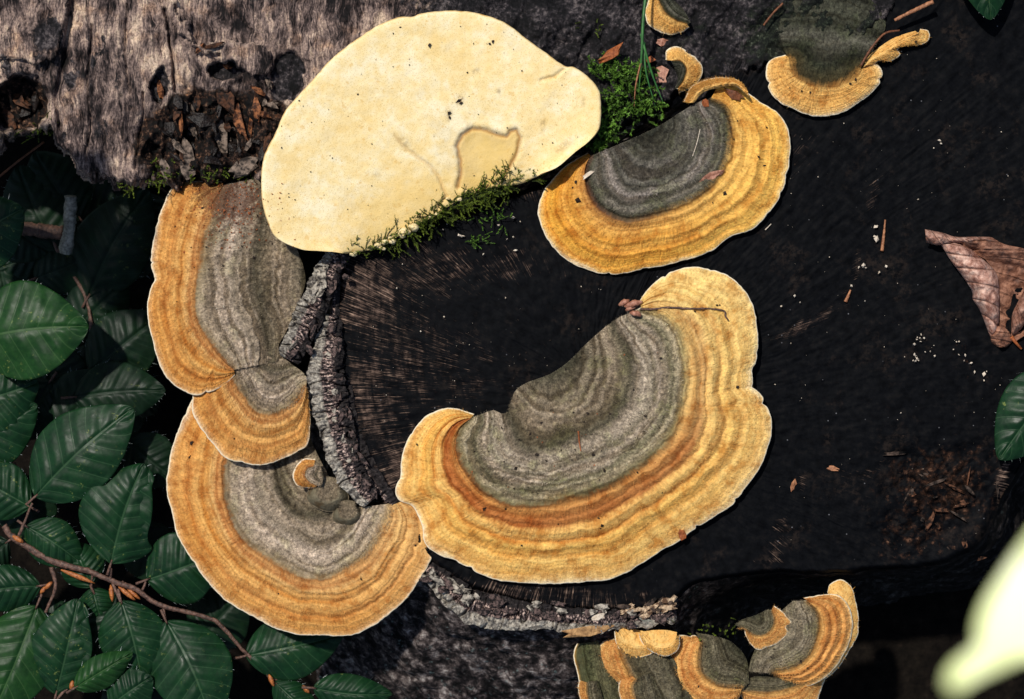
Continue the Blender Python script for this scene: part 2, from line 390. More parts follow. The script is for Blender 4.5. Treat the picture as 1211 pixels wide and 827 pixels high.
def leaf_mat(name, a, b, vein, rough=.36, spots=.4, nveins=8):
    m = M(name, rough, .17)
    sep = m.n('ShaderNodeSeparateXYZ'); m.l(m.uv(), sep.inputs[0]); t, s = sep.outputs[0], sep.outputs[1]
    ab = m.ma('ABSOLUTE', s)
    ph = m.ma('FRACT', m.ma('ADD', m.ma('MULTIPLY', m.ma('SUBTRACT', t, m.ma('MULTIPLY', ab, .17)), float(nveins)), 20.0))
    d = m.ma('ABSOLUTE', m.ma('SUBTRACT', ph, .5))
    lat = m.ma('MULTIPLY', m.ma('SUBTRACT', 1, m.ss(d, .01, .05)), .7)
    mid = m.ma('SUBTRACT', 1, m.ss(ab, .010, .032))
    vn = m.ma('MAXIMUM', lat, mid)
    net = m.ss(m.vor(5.5, out='Distance'), .25, .6)
    c = m.ramp(m.ma('ADD', m.ma('MULTIPLY', m.noise(26, 3), .6), m.ma('MULTIPLY', m.noise(5, 3), .4)), [(.35, a), (.65, b)])
    c = m.mix(m.ma('MULTIPLY', net, .10), c, m.mix(1, c, grey(.6), 'MULTIPLY'))
    c = m.mix(m.ma('MULTIPLY', vn, .34), c, vein)
    sp = m.ma('MULTIPLY', m.ss(m.noise(7, 4, .75), .60, .66), m.ss(m.noise(38, 2), .52, .62))
    c = m.mix(m.ma('MULTIPLY', sp, spots), c, C8(150, 160, 84))
    nb = m.bump(m.ma('SUBTRACT', m.ma('MULTIPLY', net, .3), m.ma('MULTIPLY', vn, 1.2)), .16, 1.2)
    nb = m.bump(m.noise(26, 2), .2, 4, nb)
    r = m.ramp(m.noise(16, 3), [(.3, grey(rough - .06)), (.7, grey(rough + .16))])
    m.b.inputs['Subsurface Weight'].default_value = 0
    return m.done(c, nb, r)
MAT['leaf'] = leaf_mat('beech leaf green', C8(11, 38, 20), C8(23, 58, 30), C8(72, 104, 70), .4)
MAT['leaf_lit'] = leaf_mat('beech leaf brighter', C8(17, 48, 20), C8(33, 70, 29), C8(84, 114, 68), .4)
MAT['leaf_dark'] = leaf_mat('beech leaf shaded', C8(10, 28, 17), C8(20, 44, 25), C8(40, 62, 44), .45, .2)  # darker copy of the leaf green, deep shade put into the colour
MAT['cilia'] = hair_mat('leaf margin hair', C8(110, 126, 120), C8(200, 208, 204))
MAT['twig'] = simple('beech twig bark', C8(44, 32, 28), C8(128, 94, 78), 4, .55, .4, .7)
MAT['bud'] = simple('beech bud scale', C8(120, 60, 28), C8(206, 128, 66), 3, .4, .4, .5)

# ------------------------------------------------------------------ bracket builder
def heights(z, u):
    if np.isscalar(z): return np.full(u.shape, float(z))
    z = np.asarray(z, float); return np.interp(u, np.linspace(0, 1, len(z)), z)
def bracket(name, label, A, B, C, zA, zB, zC, mat, group='bracket fungi', nu=320, nv=110, ridges=(), seed=1, rimth=3.0, hairs=0,
            hair_mat='felt', rimhair=0, lumpy=1.0, crenul=1.3, cat='fungus', pale=None, back=16, parent=None, dome=4, capname='cap', base=None, edge_mat=None, under=14, ringk=1.0):
    a, b, c = curve(A, nu), curve(B, nu), curve(C, nu)
    u = np.linspace(0, 1, nu); L = np.linalg.norm(np.diff(c, axis=0), axis=1).sum(); s = u * L
    # rim crenulation, along the outward direction
    o = c - b; ol = np.linalg.norm(o, axis=1)[:, None] + 1e-6; od = o / ol
    j = crenul * (2.6 * fbm(s, s * 0, 30, 3, seed) + 1.3 * fbm(s, s * 0 + 9, 7, 3, seed + 5)) * np.minimum(1, ol[:, 0] / 12)
    rn_ = np.random.RandomState(seed + 77)
    for q in range(int(L / 110)):
        j = j - (1 + 3.5 * rn_.rand() ** 2) * np.exp(-np.abs((s - rn_.rand() * L) / (1.2 + 3 * rn_.rand())) ** 1.5)
    c = c + od * (j * np.minimum(1, np.minimum(u, 1 - u) * 20))[:, None]
    v = np.linspace(0, 1, nv)
    P = np.where((v < .5)[None, :, None], a[:, None] + (b - a)[:, None] * (v * 2)[None, :, None], b[:, None] + (c - b)[:, None] * ((v - .5) * 2)[None, :, None])
    za, zb, zc = heights(zA, u), heights(zB, u), heights(zC, u)
    t1 = np.clip(v * 2, 0, 1)[None]; t2 = np.clip(v * 2 - 1, 0, 1)[None]
    hgt = np.where(v[None] < .5, za[:, None] + (zb - za)[:, None] * t1, zb[:, None] + (zc - zb)[:, None] * (t2 ** 1.3))
    hgt = hgt + dome * np.sin(math.pi * v)[None]
    X, Y = P[..., 0], P[..., 1]
    # growth zones of the old felt run parallel to its edge and are cut off where the bracket meets the wood
    vz = np.broadcast_to(v[None], X.shape).copy(); nf = int((v < .5).sum())
    db = 0
    for q in b[::max(1, nu // 110)]: db = db + 1.0 / ((X[:, :nf] - q[0]) ** 2 + (Y[:, :nf] - q[1]) ** 2 + .6) ** 2
    db = db ** (-1 / 3.); db = np.maximum(db - np.median(db[:, -1]), 0)
    vz[:, :nf] = .5 - .5 * np.clip(db / (np.percentile(db[:, 0], 92) + 1e-6), 0, 1)
    vv = vz + .025 * fbm(X, Y, 45, 2, seed + 2) * 2 + .012 * fbm(X, Y, 9, 2, seed + 3) * 2
    for rv, amp, wd in ridges: hgt = hgt + amp * np.exp(-((vv - rv) / wd) ** 2)
    greyz = 1 - sstep(.46, .54, vv)
    su_ = s[:, None] + 0 * v[None]
    ring = .6 * vnoise(su_ / 260, vv * 64, seed + 30) + .4 * vnoise(su_ / 140, vv * 120, seed + 31) - .5
    ring = (ring * 1.3 + .22 * fbm(X, Y, 9, 3, seed + 32)) * ringk
    hgt = hgt + 2.8 * ring * greyz + 1.0 * ring * (1 - greyz)
    fade = np.minimum(1, (1 - v) * 14 + .12)[None]
    rad = fbm(s[:, None] / 3.2 + 0 * v[None], v[None] * 7 + 0 * s[:, None], 1.0, 3, seed + 8)
    hgt = hgt + lumpy * fade * ((2.2 + 1.6 * (1 - greyz)) * fbm(X, Y, 40, 3, seed + 4) + 2.4 * greyz * fbm(X, Y, 10, 3, seed + 6) + 2.4 * greyz * fbm(X, Y, 3.6, 2, seed + 7) + (1 - greyz) * 1.2 * rad)
    V = np.concatenate([P, hgt[..., None]], 2)
    pal = heights(pale, u)[:, None] + 0 * v[None] if pale is not None else np.zeros((nu, nv))
    pal = np.clip(pal + .5 * fbm(X, Y, 50, 3, seed + 9), 0, 1)
    uvs = np.stack([s[:, None] + 0 * v[None], vz], -1)
    if parent is None:
        bx = a.mean(0); parent = thing(name, label, cat, (bx[0], bx[1], float(np.mean(za)) - 14), group)
    cap = meshobj(capname, V.reshape(-1, 3), gridfaces(nu, nv), mat, parent, uv=uvs.reshape(-1, 2), attrs={'pale': pal, 'ring': ring, 'rust': np.clip(1.1 * np.exp(-ell(X, Y, 268, 232, 52, 36, 25) ** 2) * (X < 420), 0, 1)})
    # pale rim edge and pore surface underneath
    e0 = V[:, -1]; rows = []
    od3 = np.c_[od, np.zeros(nu)]; lip = .75 + .8 * np.clip(fbm(s, s * 0, 5, 2, seed + 12) + .5, 0, 1)
    for k in range(7):
        q = k / 6 * math.pi
        rows.append(e0 + od3 * (np.sin(q) * lip)[:, None] - np.array([0, 0, 1]) * (rimth * .5 * (1 - math.cos(q))))
    for k, f in enumerate((.15, .4, .7, 1.0)):
        idx = int(round((1 - f) * (nv - 1))); r = V[:, idx].copy(); r[:, 2] = np.minimum(r[:, 2] - 3, r[:, 2] * 0 + (e0[:, 2] - rimth) * (1 - f) + f * (za - under)); rows.append(r)
    R = np.stack(rows, 1)
    meshobj('pore_surface', R.reshape(-1, 3), gridfaces(nu, R.shape[1]), edge_mat or MAT['pore'], parent)
    def scatter(n, vlo, vhi, ln, wdt, m, nm):
        ui = rng.rand(n) * (nu - 1.001); vi = (vlo + (vhi - vlo) * rng.rand(n)) * (nv - 1.001)
        # thin evenly by cell size
        i0, j0 = ui.astype(int), vi.astype(int)
        sz = np.linalg.norm(V[np.minimum(i0 + 1, nu - 1), j0, :2] - V[i0, j0, :2], axis=1) * np.linalg.norm(V[i0, np.minimum(j0 + 1, nv - 1), :2] - V[i0, j0, :2], axis=1)
        keep = rng.rand(n) < sz / (np.percentile(sz, 92) + 1e-9)
        i0, j0, ui, vi = i0[keep], j0[keep], ui[keep], vi[keep]
        fu, fv = (ui - i0)[:, None], (vi - j0)[:, None]; i1, j1 = np.minimum(i0 + 1, nu - 1), np.minimum(j0 + 1, nv - 1)
        pt = (V[i0, j0] * (1 - fu) + V[i1, j0] * fu) * (1 - fv) + (V[i0, j1] * (1 - fu) + V[i1, j1] * fu) * fv
        d = np.c_[od[i0] * .8, np.full(len(i0), .55)] + rng.randn(len(i0), 3) * .45
        d = d * (ln * (.6 + .8 * rng.rand(len(i0))))[:, None]
        pt[:, 2] -= .3
        hv, hf = hair_geo(pt, d, wdt)
        k_ = mat.name.split('.')[0]; vs_ = vz[i0, j0] + .011 * rng.randn(len(i0)) + .05 * fbm(pt[:, 0], pt[:, 1], 38, 2, seed + 21)
        if k_ in STOPS:
            c_ = stop_rgb(STOPS[k_][0], np.where(v[j0] < .5, np.minimum(vs_, .485), np.maximum(vs_, .515)))
            if STOPS[k_][1]: pw = .6 * pal[i0, j0][:, None] * (v[j0] > .5)[:, None]; c_ = c_ * (1 - pw) + np.array(STOPS[k_][1][:3]) * pw
        else: c_ = np.tile(np.array(C8(226, 172, 96)[:3]), (len(i0), 1))
        isf = (v[j0] < .5)
        br_ = np.where(isf, np.exp(.36 * rng.randn(len(i0)) + 1.1 * fbm(pt[:, 0], pt[:, 1], 8, 3, seed + 20)), np.exp(.18 * rng.randn(len(i0)) + .7 * fbm(pt[:, 0], pt[:, 1], 10, 3, seed + 20)))
        c_ = np.clip(c_ * np.where(isf[:, None], np.array([[1.09, .975, .90]]), np.array([[1.0, .985, .88]])) * br_[:, None] * np.where(isf, 0.95 + 1.0 * ring[i0, j0], 1.0 + .25 * ring[i0, j0]).clip(.4, 2)[:, None], 0, .85)
        o = meshobj(nm, hv, hf, MAT['hair'], parent, smooth=False); o['kind'] = 'stuff'
        ca = o.data.attributes.new('hc', 'FLOAT_COLOR', 'POINT'); ca.data.foreach_set('color', np.repeat(np.c_[c_, np.ones(len(c_))], 3, axis=0).astype(np.float32).ravel())
    if hairs: scatter(int(hairs * .55), .0, .47, 2.3, .26, hair_mat, 'felt_hair')
    if rimhair: scatter(int(rimhair * .6), .52, .985, 2.4, .26, 'orange_hair', 'rim_hair')
    return parent, V, od

# ------------------------------------------------------------------ ground
g = np.linspace(-1, 1, 121); g = np.sign(g) * (np.abs(g) * .12 + np.abs(g) ** 6 * .88)
gx, gy = np.meshgrid(g * 25000, g * 25000, indexing='ij')
gz = -300 + 60 * fbm(gx, gy, 160, 3, 3) * np.exp(-np.hypot(gx, gy) / 3000)
GV = np.stack([gx * S, gy * S, gz * S], -1).reshape(-1, 3)
fl = meshobj('forest_floor', GV, gridfaces(121, 121), MAT['soil'], world=True); tag(fl, 'dark bare humus between the beech leaves and the stump', None, None, 'structure')

# ------------------------------------------------------------------ stump
stump = thing('tree_stump', 'black wet sawn tree stump that carries the orange bracket fungi', 'stump', (700, 480, -300))
SO = [(404, 296), (398, 350), (394, 420), (402, 490), (427, 560), (467, 620), (512, 668), (560, 697), (640, 717), (720, 724), (790, 718), (830, 690), (900, 681), (980, 678),
      (1050, 674), (1120, 668), (1165, 640), (1185, 590), (1215, 540), (1260, 450), (1290, 300), (1260, 80), (1150, -80), (980, -60), (900, 30), (850, 105), (790, 140), (715, 178), (650, 212),
      (580, 240), (500, 268), (440, 290)]
nu, nr = 1100, 260
so_ = curve(SO, nu, closed=True); cen = np.array([705., 470.])
su = np.linspace(0, 1, nu, endpoint=False)
rr_ = np.linspace(0, 1, nr) ** .85
out = so_ + np.stack([fbm(su * 300, su * 0, 3, 3, 5), fbm(su * 300, su * 0, 3, 3, 8)], 1) * 7
P = cen[None, None] + (out - cen)[:, None] * rr_[None, :, None]
X, Y = P[..., 0], P[..., 1]
per = np.linalg.norm(np.diff(so_, axis=0, append=so_[:1]), axis=1).sum()
drim = np.linalg.norm(out - cen, axis=1)[:, None] * (1 - rr_[None])
UV = np.stack([np.broadcast_to((su * per)[:, None], X.shape), drim], -1)
seamfix = np.minimum(1, np.minimum(su, 1 - su) * 60)[:, None]
hz = 5 * fbm(X, Y, 90, 3, 31) + 1.6 * fbm(UV[..., 0], UV[..., 1], 14, 2, 33) * seamfix
hz = hz + 1.5 * fbm(UV[..., 0] / 2.5, UV[..., 1] / 40, 1, 3, 35) * seamfix * sstep(.45, .8, rr_)[None]
dry = np.zeros_like(X)
for cx, cy, rx, ry, dg, am in ((430, 345, 50, 75, 0, .62), (510, 320, 80, 40, -8, .46), (445, 470, 50, 100, 0, .50), (480, 420, 50, 100, 4, .40), (485, 560, 60, 70, 25, .62), (525, 450, 80, 70, 0, .34), (595, 318, 70, 26, -6, .35),
                               (620, 705, 160, 26, 4, .42), (952, 384, 42, 8, -27, .55), (925, 632, 12, 28, 0, .45), (950, 570, 8, 14, 0, .5), (918, 650, 9, 22, 8, .45), (1030, 235, 10, 45, 12, .35), (1010, 320, 10, 34, 25, .30), (1185, 572, 10, 40, 6, .6),
                               (945, 180, 26, 30, 10, .32), (640, 230, 30, 14, 0, .4), (1020, 560, 22, 12, -10, .3)):
    dry = np.maximum(dry, am * np.exp(-ell(X, Y, cx, cy, rx, ry, dg) ** 2.2))
rot = np.zeros_like(X)
for cx, cy, rx, ry, dg, am in ((1110, 575, 78, 52, 10, .62), (1080, 625, 60, 45, 0, .5), (1150, 545, 60, 28, 0, .45), (1020, 660, 90, 30, 0, .22), (980, 560, 90, 90, 0, .12), (1090, 408, 40, 30, 0, .2), (1140, 420, 40, 30, 0, .25)):
    rot = np.maximum(rot, am * np.exp(-ell(X, Y, cx, cy, rx, ry, dg) ** 3))
low = sstep(.15, .6, rot)
hz = hz + low * (-6 + 22 * fbm(X, Y, 22, 4, 41) + 9 * fbm(X, Y, 6, 3, 43))
hz = hz - 14 * sstep(.965, 1, rr_)[None] ** 2
topv = np.stack([X, Y, hz], -1)
meshobj('sawn_top', topv.reshape(-1, 3), gridfaces(nu, nr, cu=True), MAT['stump'], stump, uv=UV.reshape(-1, 2), attrs={'dry': dry, 'rot': rot})
# flank, falling away under the top
ns = 90; rows = []
dirn = (so_ - cen) / np.linalg.norm(so_ - cen, axis=1)[:, None]
flare = np.where((su * per < 99999), 1.0, 1.0)
for k in range(ns):
    f = k / (ns - 1)
    spread = 8 + 150 * f ** .8 * np.clip(.35 + 1.4 * dirn[:, 1] * (1 - .9 * np.clip(dirn[:, 0] * 1.6, 0, 1)), .12, 1.5)
    rows.append(np.c_[out + dirn * (spread - 9)[:, None], np.full(nu, -12 - 300 * f)])
F = np.stack(rows, 1)
nz = 26 * fbm(UV[:, :1, 0] + np.linspace(0, 1, ns)[None] * 0, np.linspace(0, 330, ns)[None] + 0 * UV[:, :1, 0], 46, 4, 51) + 9 * fbm(UV[:, :1, 0] + 0 * np.zeros((1, ns)), np.linspace(0, 330, ns)[None] + 0 * UV[:, :1, 0], 10, 3, 52)
F[..., :2] += dirn[:, None] * (nz * np.minimum(1, np.linspace(0, 5, ns))[None] * seamfix)[..., None]
F[..., 2] += nz * .5 * np.minimum(1, np.linspace(0, 5, ns))[None] * seamfix
meshobj('bark', F.reshape(-1, 3), gridfaces(nu, ns, cu=True), MAT['bark_side'], stump, attrs={'wet': sstep(760, 860, F[..., 0] + 60 * fbm(F[..., 0], F[..., 1], 40, 3, 55))})  # mask rises towards the right and darkens the bark there

def bark_strip(path, widths, h, thick, seed, n=260, m=46, v0=0.0):
    p = curve([(a, b) for a, b in path], n); t = np.gradient(p, axis=0); t /= np.linalg.norm(t, axis=1)[:, None]
    nrm = np.stack([t[:, 1], -t[:, 0]], 1)          # side vector
    u = np.linspace(0, 1, n); w = heights(widths, u); hh = heights(h, u); L = np.linalg.norm(np.diff(p, axis=0), axis=1).sum()
    endt = np.minimum(1, np.minimum(u, 1 - u) * 30) ** .5
    v = np.linspace(0, 1, m)
    cross = (v - .5)[None] * w[:, None] * (.75 + .25 * endt)[:, None]
    ed = (5 if v0 else 11) * fbm(u * L, u * 0, 14, 4, seed, .6) ; ed2 = (5 if v0 else 9) * fbm(u * L, u * 0 + 50, 12, 4, seed + 1, .6)
    cross = cross + (v[None] < .5) * (1 - 2 * v)[None] * ed[:, None] + (v[None] >= .5) * (2 * v - 1)[None] * ed2[:, None]
    Q = p[:, None] + nrm[:, None] * cross[..., None]
    U2 = np.broadcast_to((u * L)[:, None], cross.shape)
    z = hh[:, None] + (thick * .6) * (.2 + .8 * np.sin(math.pi * np.clip(v, .03, .97)) ** .3)[None] * endt[:, None]
    crk = np.abs(fbm(U2 + 6 * fbm(U2, cross, 12, 3, seed + 7), cross / 3 + 40, 15, 2, seed + 8)); z = z - 9 * np.exp(-(crk / .022) ** 2) * (1 if v0 == 0 else 0)
    z = z + 9 * fbm(U2, cross + 100, 14, 3, seed + 2) + 9 * fbm(U2 / 2.2, cross / 9 + 20, 1, 3, seed + 3) + 3.5 * fbm(U2, cross, 3, 2, seed + 4)
    topg = np.concatenate([Q, z[..., None]], 2)
    side0 = topg[:, 0].copy(); side1 = topg[:, -1].copy(); side0[:, 2] = hh - 22; side1[:, 2] = hh - 22
    G = np.concatenate([side0[:, None], topg, side1[:, None]], 1)
    uvv = v0 + (1 - v0) * np.r_[0, v, 1]
    uv = np.stack([np.broadcast_to((u * L)[:, None], G.shape[:2]), np.broadcast_to(uvv[None], G.shape[:2])], -1)
    o = meshobj('bark_strip', G.reshape(-1, 3), gridfaces(n, m + 2), MAT['bark_edge'], stump, uv=uv.reshape(-1, 2))
    return o
# v=0 is the outer, lichened side
o = bark_strip([(340, 425), (358, 390), (376, 350), (394, 312), (408, 294)][::-1], [24, 32, 36, 34, 30], 10, 16, 61); o['label'] = 'loose upper strip of bark leaning out from the stump'
o = bark_strip([(392, 372), (391, 400), (386, 440), (393, 490), (405, 535), (420, 570), (440, 592)], [16, 34, 42, 44, 40, 36, 26], [2, 4, 6, 6, 6, 5, 2], 14, 64); o['label'] = 'grey lichened lower strip of bark'
bark_strip([(402, 318), (398, 360), (402, 400), (408, 440), (414, 490), (426, 530), (444, 565), (470, 600)], [6, 9, 9, 13, 16, 17, 18, 12], [-2, -2, 0, 0], 6, 67, m=20, v0=.6)
bark_strip([(503, 672), (530, 694), (552, 714), (590, 724), (650, 731), (720, 734), (800, 726)], [24, 38, 40, 30, 26, 24, 20], [-14, -10, -8, -6, -8, -10, -8], 14, 70)
fm = [simple('grey bark flake', C8(50, 45, 42), C8(190, 180, 164), 5, .8, .2, .8, .4, .62), simple('dark bark flake', C8(14, 11, 11), C8(112, 92, 86), 4, .75, .25, .8, .42, .62)]
rf_ = np.random.RandomState(31)
for k, (x0, y0, x1, y1, n_, w_, z_) in enumerate(((404, 304, 346, 420, 18, 13, 20), (390, 384, 402, 500, 20, 15, 12), (402, 500, 440, 590, 18, 14, 12), (510, 680, 560, 716, 14, 13, 2), (560, 716, 790, 728, 30, 9, 2))):
    for q in range(n_):
        f_ = rf_.rand(); o_ = rf_.randn() * w_ * .6; dx_, dy_ = x1 - x0, y1 - y0; l_ = math.hypot(dx_, dy_)
        v, f = chunk((x0 + dx_ * f_ - dy_ / l_ * o_, y0 + dy_ * f_ + dx_ / l_ * o_, z_ + rf_.rand() * 4 - abs(o_) * .25), (6 + 12 * rf_.rand(), 4 + 6 * rf_.rand(), 3.5), 1300 + 40 * k + q, tilt=math.atan2(dy_, dx_) + rf_.randn() * .35)
        meshobj('bark_flake', v, f, fm[0] if (o_ > 2) == (k < 3) and rf_.rand() < .75 else fm[1], stump, smooth=False)
# rotten splinters in the decayed corner and along the rims
r = np.random.RandomState(5); rotm = [simple('rotten splinter', C8(24, 16, 12), C8(128, 86, 62), 7, .8, .15, .8, .42, .66), simple('rotten splinter grey', C8(14, 12, 11), C8(92, 76, 66), 7, .8, .15, .8, .42, .66)]
for i in range(26):
    x = 1110 + r.randn() * 44; y = 590 + r.randn() * 38
    if not (1040 < x < 1190 and 520 < y < 668): continue
    v, f = chunk((x, y, -4 + r.rand() * 5), (4 + r.rand() * 20, 2 + r.rand() * 6, 3 + r.rand() * 4), 100 + i, tilt=r.randn() * .7 + (.4 if r.rand() < .6 else 1.8))
    meshobj('splinter', v, f, rotm[i % 2], stump, smooth=False)
MAT['crumb_tan'] = simple('splintered pale wood', C8(96, 72, 54), C8(214, 186, 152), 6, .8, .15, .8, .42, .6)
for i in range(26):   # pale splintered edge at the foot of the cut
    x = 735 + r.rand() * 60; y = 724 - (x - 735) * .14 + r.randn() * 4
    v, f = chunk((x, y, 2 + r.rand() * 4), (5 + r.rand() * 14, 3 + r.rand() * 5, 5), 300 + i, tilt=r.randn() * .5 - .2)
    meshobj('splinter', v, f, MAT['crumb_tan'] if r.rand() < .6 else rotm[1], stump, smooth=False)

# ------------------------------------------------------------------ weathered log above
log = thing('fallen_log', 'weathered grey log with peeling flakes and wormholes above the beech leaves', 'log', (330, 60, -40))
xs = np.arange(-260, 1100, 1.7); ys = np.arange(-260, 262, 1.7)
X, Y = np.meshgrid(xs, ys, indexing='ij')
EX = [-300, -60, 0, 20, 58, 64, 84, 90, 112, 150, 200, 330, 420, 560, 640, 700, 780, 840, 900, 960, 1020, 1060, 1100]
EY = [185, 178, 168, 162, 152, 166, 183, 199, 207, 219, 216, 208, 215, 205, 195, 172, 128, 108, 88, 74, 48, 10, -30]
yb = np.interp(X, EX, EY) + 42 * fbm(X, Y * .3, 22, 4, 80, .65) + 14 * fbm(X, Y * .5, 6, 3, 81)
curvx = X + .0009 * (Y - 100) * (X - 190)
h = 26 - 10 * ((Y - 40) / 180) ** 2 - 18 * sstep(500, 720, X) + 12 * fbm(X, Y, 90, 3, 82)
h = h + 5.5 * fbm(curvx / 6, Y / 60, 1, 3, 83) + 2.6 * fbm(curvx / 2.2, Y / 22, 1, 3, 84) + 1.6 * fbm(X, Y, 3.5, 2, 85)
h = h + 12 * fbm(curvx / 16, Y / 50, 1, 4, 96, .6) + 7 * fbm(X, Y, 18, 4, 97)
wx = X + 16 * fbm(X, Y, 16, 4, 86, .6); wy = Y + 16 * fbm(X, Y, 16, 4, 87, .6)
dark = np.zeros_like(X); rotl = np.zeros_like(X); green = np.zeros_like(X)
def step_up(poly, dh):
    global h
    h = h + dh * inpoly(wx, wy, poly)
step_up([(207, -300), (206, 10), (212, 24), (224, 26), (229, 50), (240, 58), (252, 52), (272, 48), (300, 52), (318, 60), (322, 88), (298, 92), (285, 78), (262, 74), (258, 62), (240, 64), (216, 40), (200, 20), (196, -300)], 11)
step_up([(-300, -300), (70, -300), (78, 20), (70, 60), (40, 78), (26, 70), (-300, 76)], 10)
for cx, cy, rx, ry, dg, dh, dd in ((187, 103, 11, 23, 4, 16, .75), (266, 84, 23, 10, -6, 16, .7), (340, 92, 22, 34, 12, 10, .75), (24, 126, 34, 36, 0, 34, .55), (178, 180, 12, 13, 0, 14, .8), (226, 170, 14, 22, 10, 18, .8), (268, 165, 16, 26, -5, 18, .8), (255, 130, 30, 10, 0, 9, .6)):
    e = ell(wx, wy, cx, cy, rx, ry, dg); m_ = 1 - sstep(.8, 1.08, e); h = h - dh * m_; dark = np.maximum(dark, dd * m_)  # the mask that lowers each hollow also darkens its colour
for pts, dep, wd in (([(196, 12), (199, 40), (204, 70), (208, 108)], 13, 1.7), ([(86, 2), (80, 40), (74, 80), (66, 120), (70, 150)], 12, 3.2), ([(150, 5), (148, 60), (154, 110)], 7, 1.3), ([(110, 30), (104, 90), (108, 150), (100, 190)], 7, 1.3), ([(170, 110), (168, 150), (160, 200)], 9, 1.6), ([(270, 5), (292, 30), (310, 48)], 4, 1.2), ([(60, 60), (52, 90), (58, 110)], 5, 2)):
    d = polydist(X + 4 * fbm(X, Y, 14, 3, 88), Y, pts); h = h - dep * np.exp(-(d / wd) ** 2)
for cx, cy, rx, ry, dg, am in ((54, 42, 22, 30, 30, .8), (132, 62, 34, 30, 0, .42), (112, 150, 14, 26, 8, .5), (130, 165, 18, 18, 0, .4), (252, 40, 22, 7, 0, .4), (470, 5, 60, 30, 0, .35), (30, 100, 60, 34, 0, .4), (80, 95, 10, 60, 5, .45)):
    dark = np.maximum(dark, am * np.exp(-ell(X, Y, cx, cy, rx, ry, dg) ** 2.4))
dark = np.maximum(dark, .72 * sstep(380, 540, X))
rmask = np.maximum(np.exp(-ell(X + 18 * fbm(X, Y, 24, 3, 94), Y + 18 * fbm(X, Y, 24, 3, 95), 254, 164, 104, 64, -10) ** 7), np.exp(-ell(X, Y, 25, 122, 36, 36) ** 5))
rotl = .9 * rmask
h = h - rmask * 9 + rmask * (34 * fbm(X, Y / 1.7, 17, 4, 90) + 10 * fbm(X, Y, 5, 3, 91))
bm = sstep(520, 640, X); h = h + bm * (34 * fbm(X, Y, 42, 4, 92) + 6 * fbm(X, Y, 6, 3, 93))
for cx, cy, rx, ry, am in ((960, 40, 110, 60, .75), (820, 60, 120, 70, .42), (700, 130, 90, 60, .5), (250, 130, 50, 18, .45), (240, 205, 100, 12, .5), (20, 160, 60, 12, .55), (620, 215, 60, 20, .4), (760, 20, 60, 40, .3)):
    green = np.maximum(green, am * np.exp(-ell(X, Y, cx, cy, rx, ry) ** 3))
under = Y - yb
h = h - np.where(under > -7, ((under + 7) / 7).clip(0, 8) ** 2 * 14, 0)
keep = under < 7
V = np.stack([X, Y, h], -1)
fcs = gridfaces(len(xs), len(ys)); kf = keep.ravel()[fcs].all(1)
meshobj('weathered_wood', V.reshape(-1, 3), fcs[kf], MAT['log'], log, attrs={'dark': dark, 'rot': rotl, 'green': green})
LOGH = lambda x, y: h[int(np.clip((x + 260) / 1.7, 0, len(xs) - 1)), int(np.clip((y + 260) / 1.7, 0, len(ys) - 1))]
chipm = [simple('brown rotten chip', C8(24, 15, 10), C8(92, 58, 38), 6, .7, .2, .8, .4, .62), simple('grey weathered chip', C8(44, 38, 34), C8(140, 122, 108), 6, .8, .2, .8, .4, .62), simple('orange wood chip', C8(52, 28, 17), C8(160, 102, 64), 6, .7, .2, .6, .42, .62), simple('black wet chip', C8(8, 6, 5), C8(36, 25, 19), 5, .5, .3, .8)]
# hand placed chips in the crumbling hollow: x, y, length, width, angle, material
CH = [(303, 128, 26, 9, 1.5, 2), (312, 136, 14, 7, .6, 2), (322, 124, 12, 9, .2, 1), (283, 145, 34, 11, 1.35, 2), (296, 150, 36, 6, 1.7, 2), (260, 158, 44, 16, 1.35, 1), (288, 198, 34, 20, 2.6, 1), (222, 190, 40, 20, 1.5, 1), (214, 148, 24, 4, 1.52, 2), (306, 108, 18, 6, .5, 2),
      (318, 98, 13, 6, 1.2, 1), (268, 118, 30, 18, 1.2, 0), (240, 140, 30, 18, .3, 3), (330, 140, 16, 8, .3, 0), (318, 176, 34, 16, 1.4, 0), (276, 176, 24, 12, .5, 3), (250, 190, 20, 10, .2, 3), (210, 120, 18, 10, 1.2, 3), (196, 200, 26, 14, 1.2, 1), (200, 150, 20, 12, 1.4, 3), (22, 118, 26, 12, .6, 0), (30, 132, 18, 10, 2.2, 3), (10, 140, 22, 12, 1.1, 0),
      (42, 120, 20, 9, 1.6, 3), (190, 108, 20, 7, 1.35, 2), (252, 54, 20, 5, -.25, 0), (270, 79, 10, 5, .4, 2), (236, 58, 14, 6, 2.2, 2)]
for i, (x, y, a, b, t, mi) in enumerate(CH):
    v, f = chunk((x, y, LOGH(x, y) + 3), (a, b, 8), 500 + i, tilt=t); meshobj('wood_chip', v, f, chipm[mi], log, smooth=False)
for i in range(44):
    x = 255 + r.randn() * 40; y = 156 + r.randn() * 26
    if y > 208 or x < 180 or x > 335: continue
    v, f = chunk((x, y, LOGH(x, y) + 1), (6 + r.rand() * 16, 3 + r.rand() * 6, 6), 600 + i, tilt=1.5 + r.randn() * .5); meshobj('wood_chip', v, f, chipm[r.choice([0, 3, 3, 3, 3, 1])], log, smooth=False)

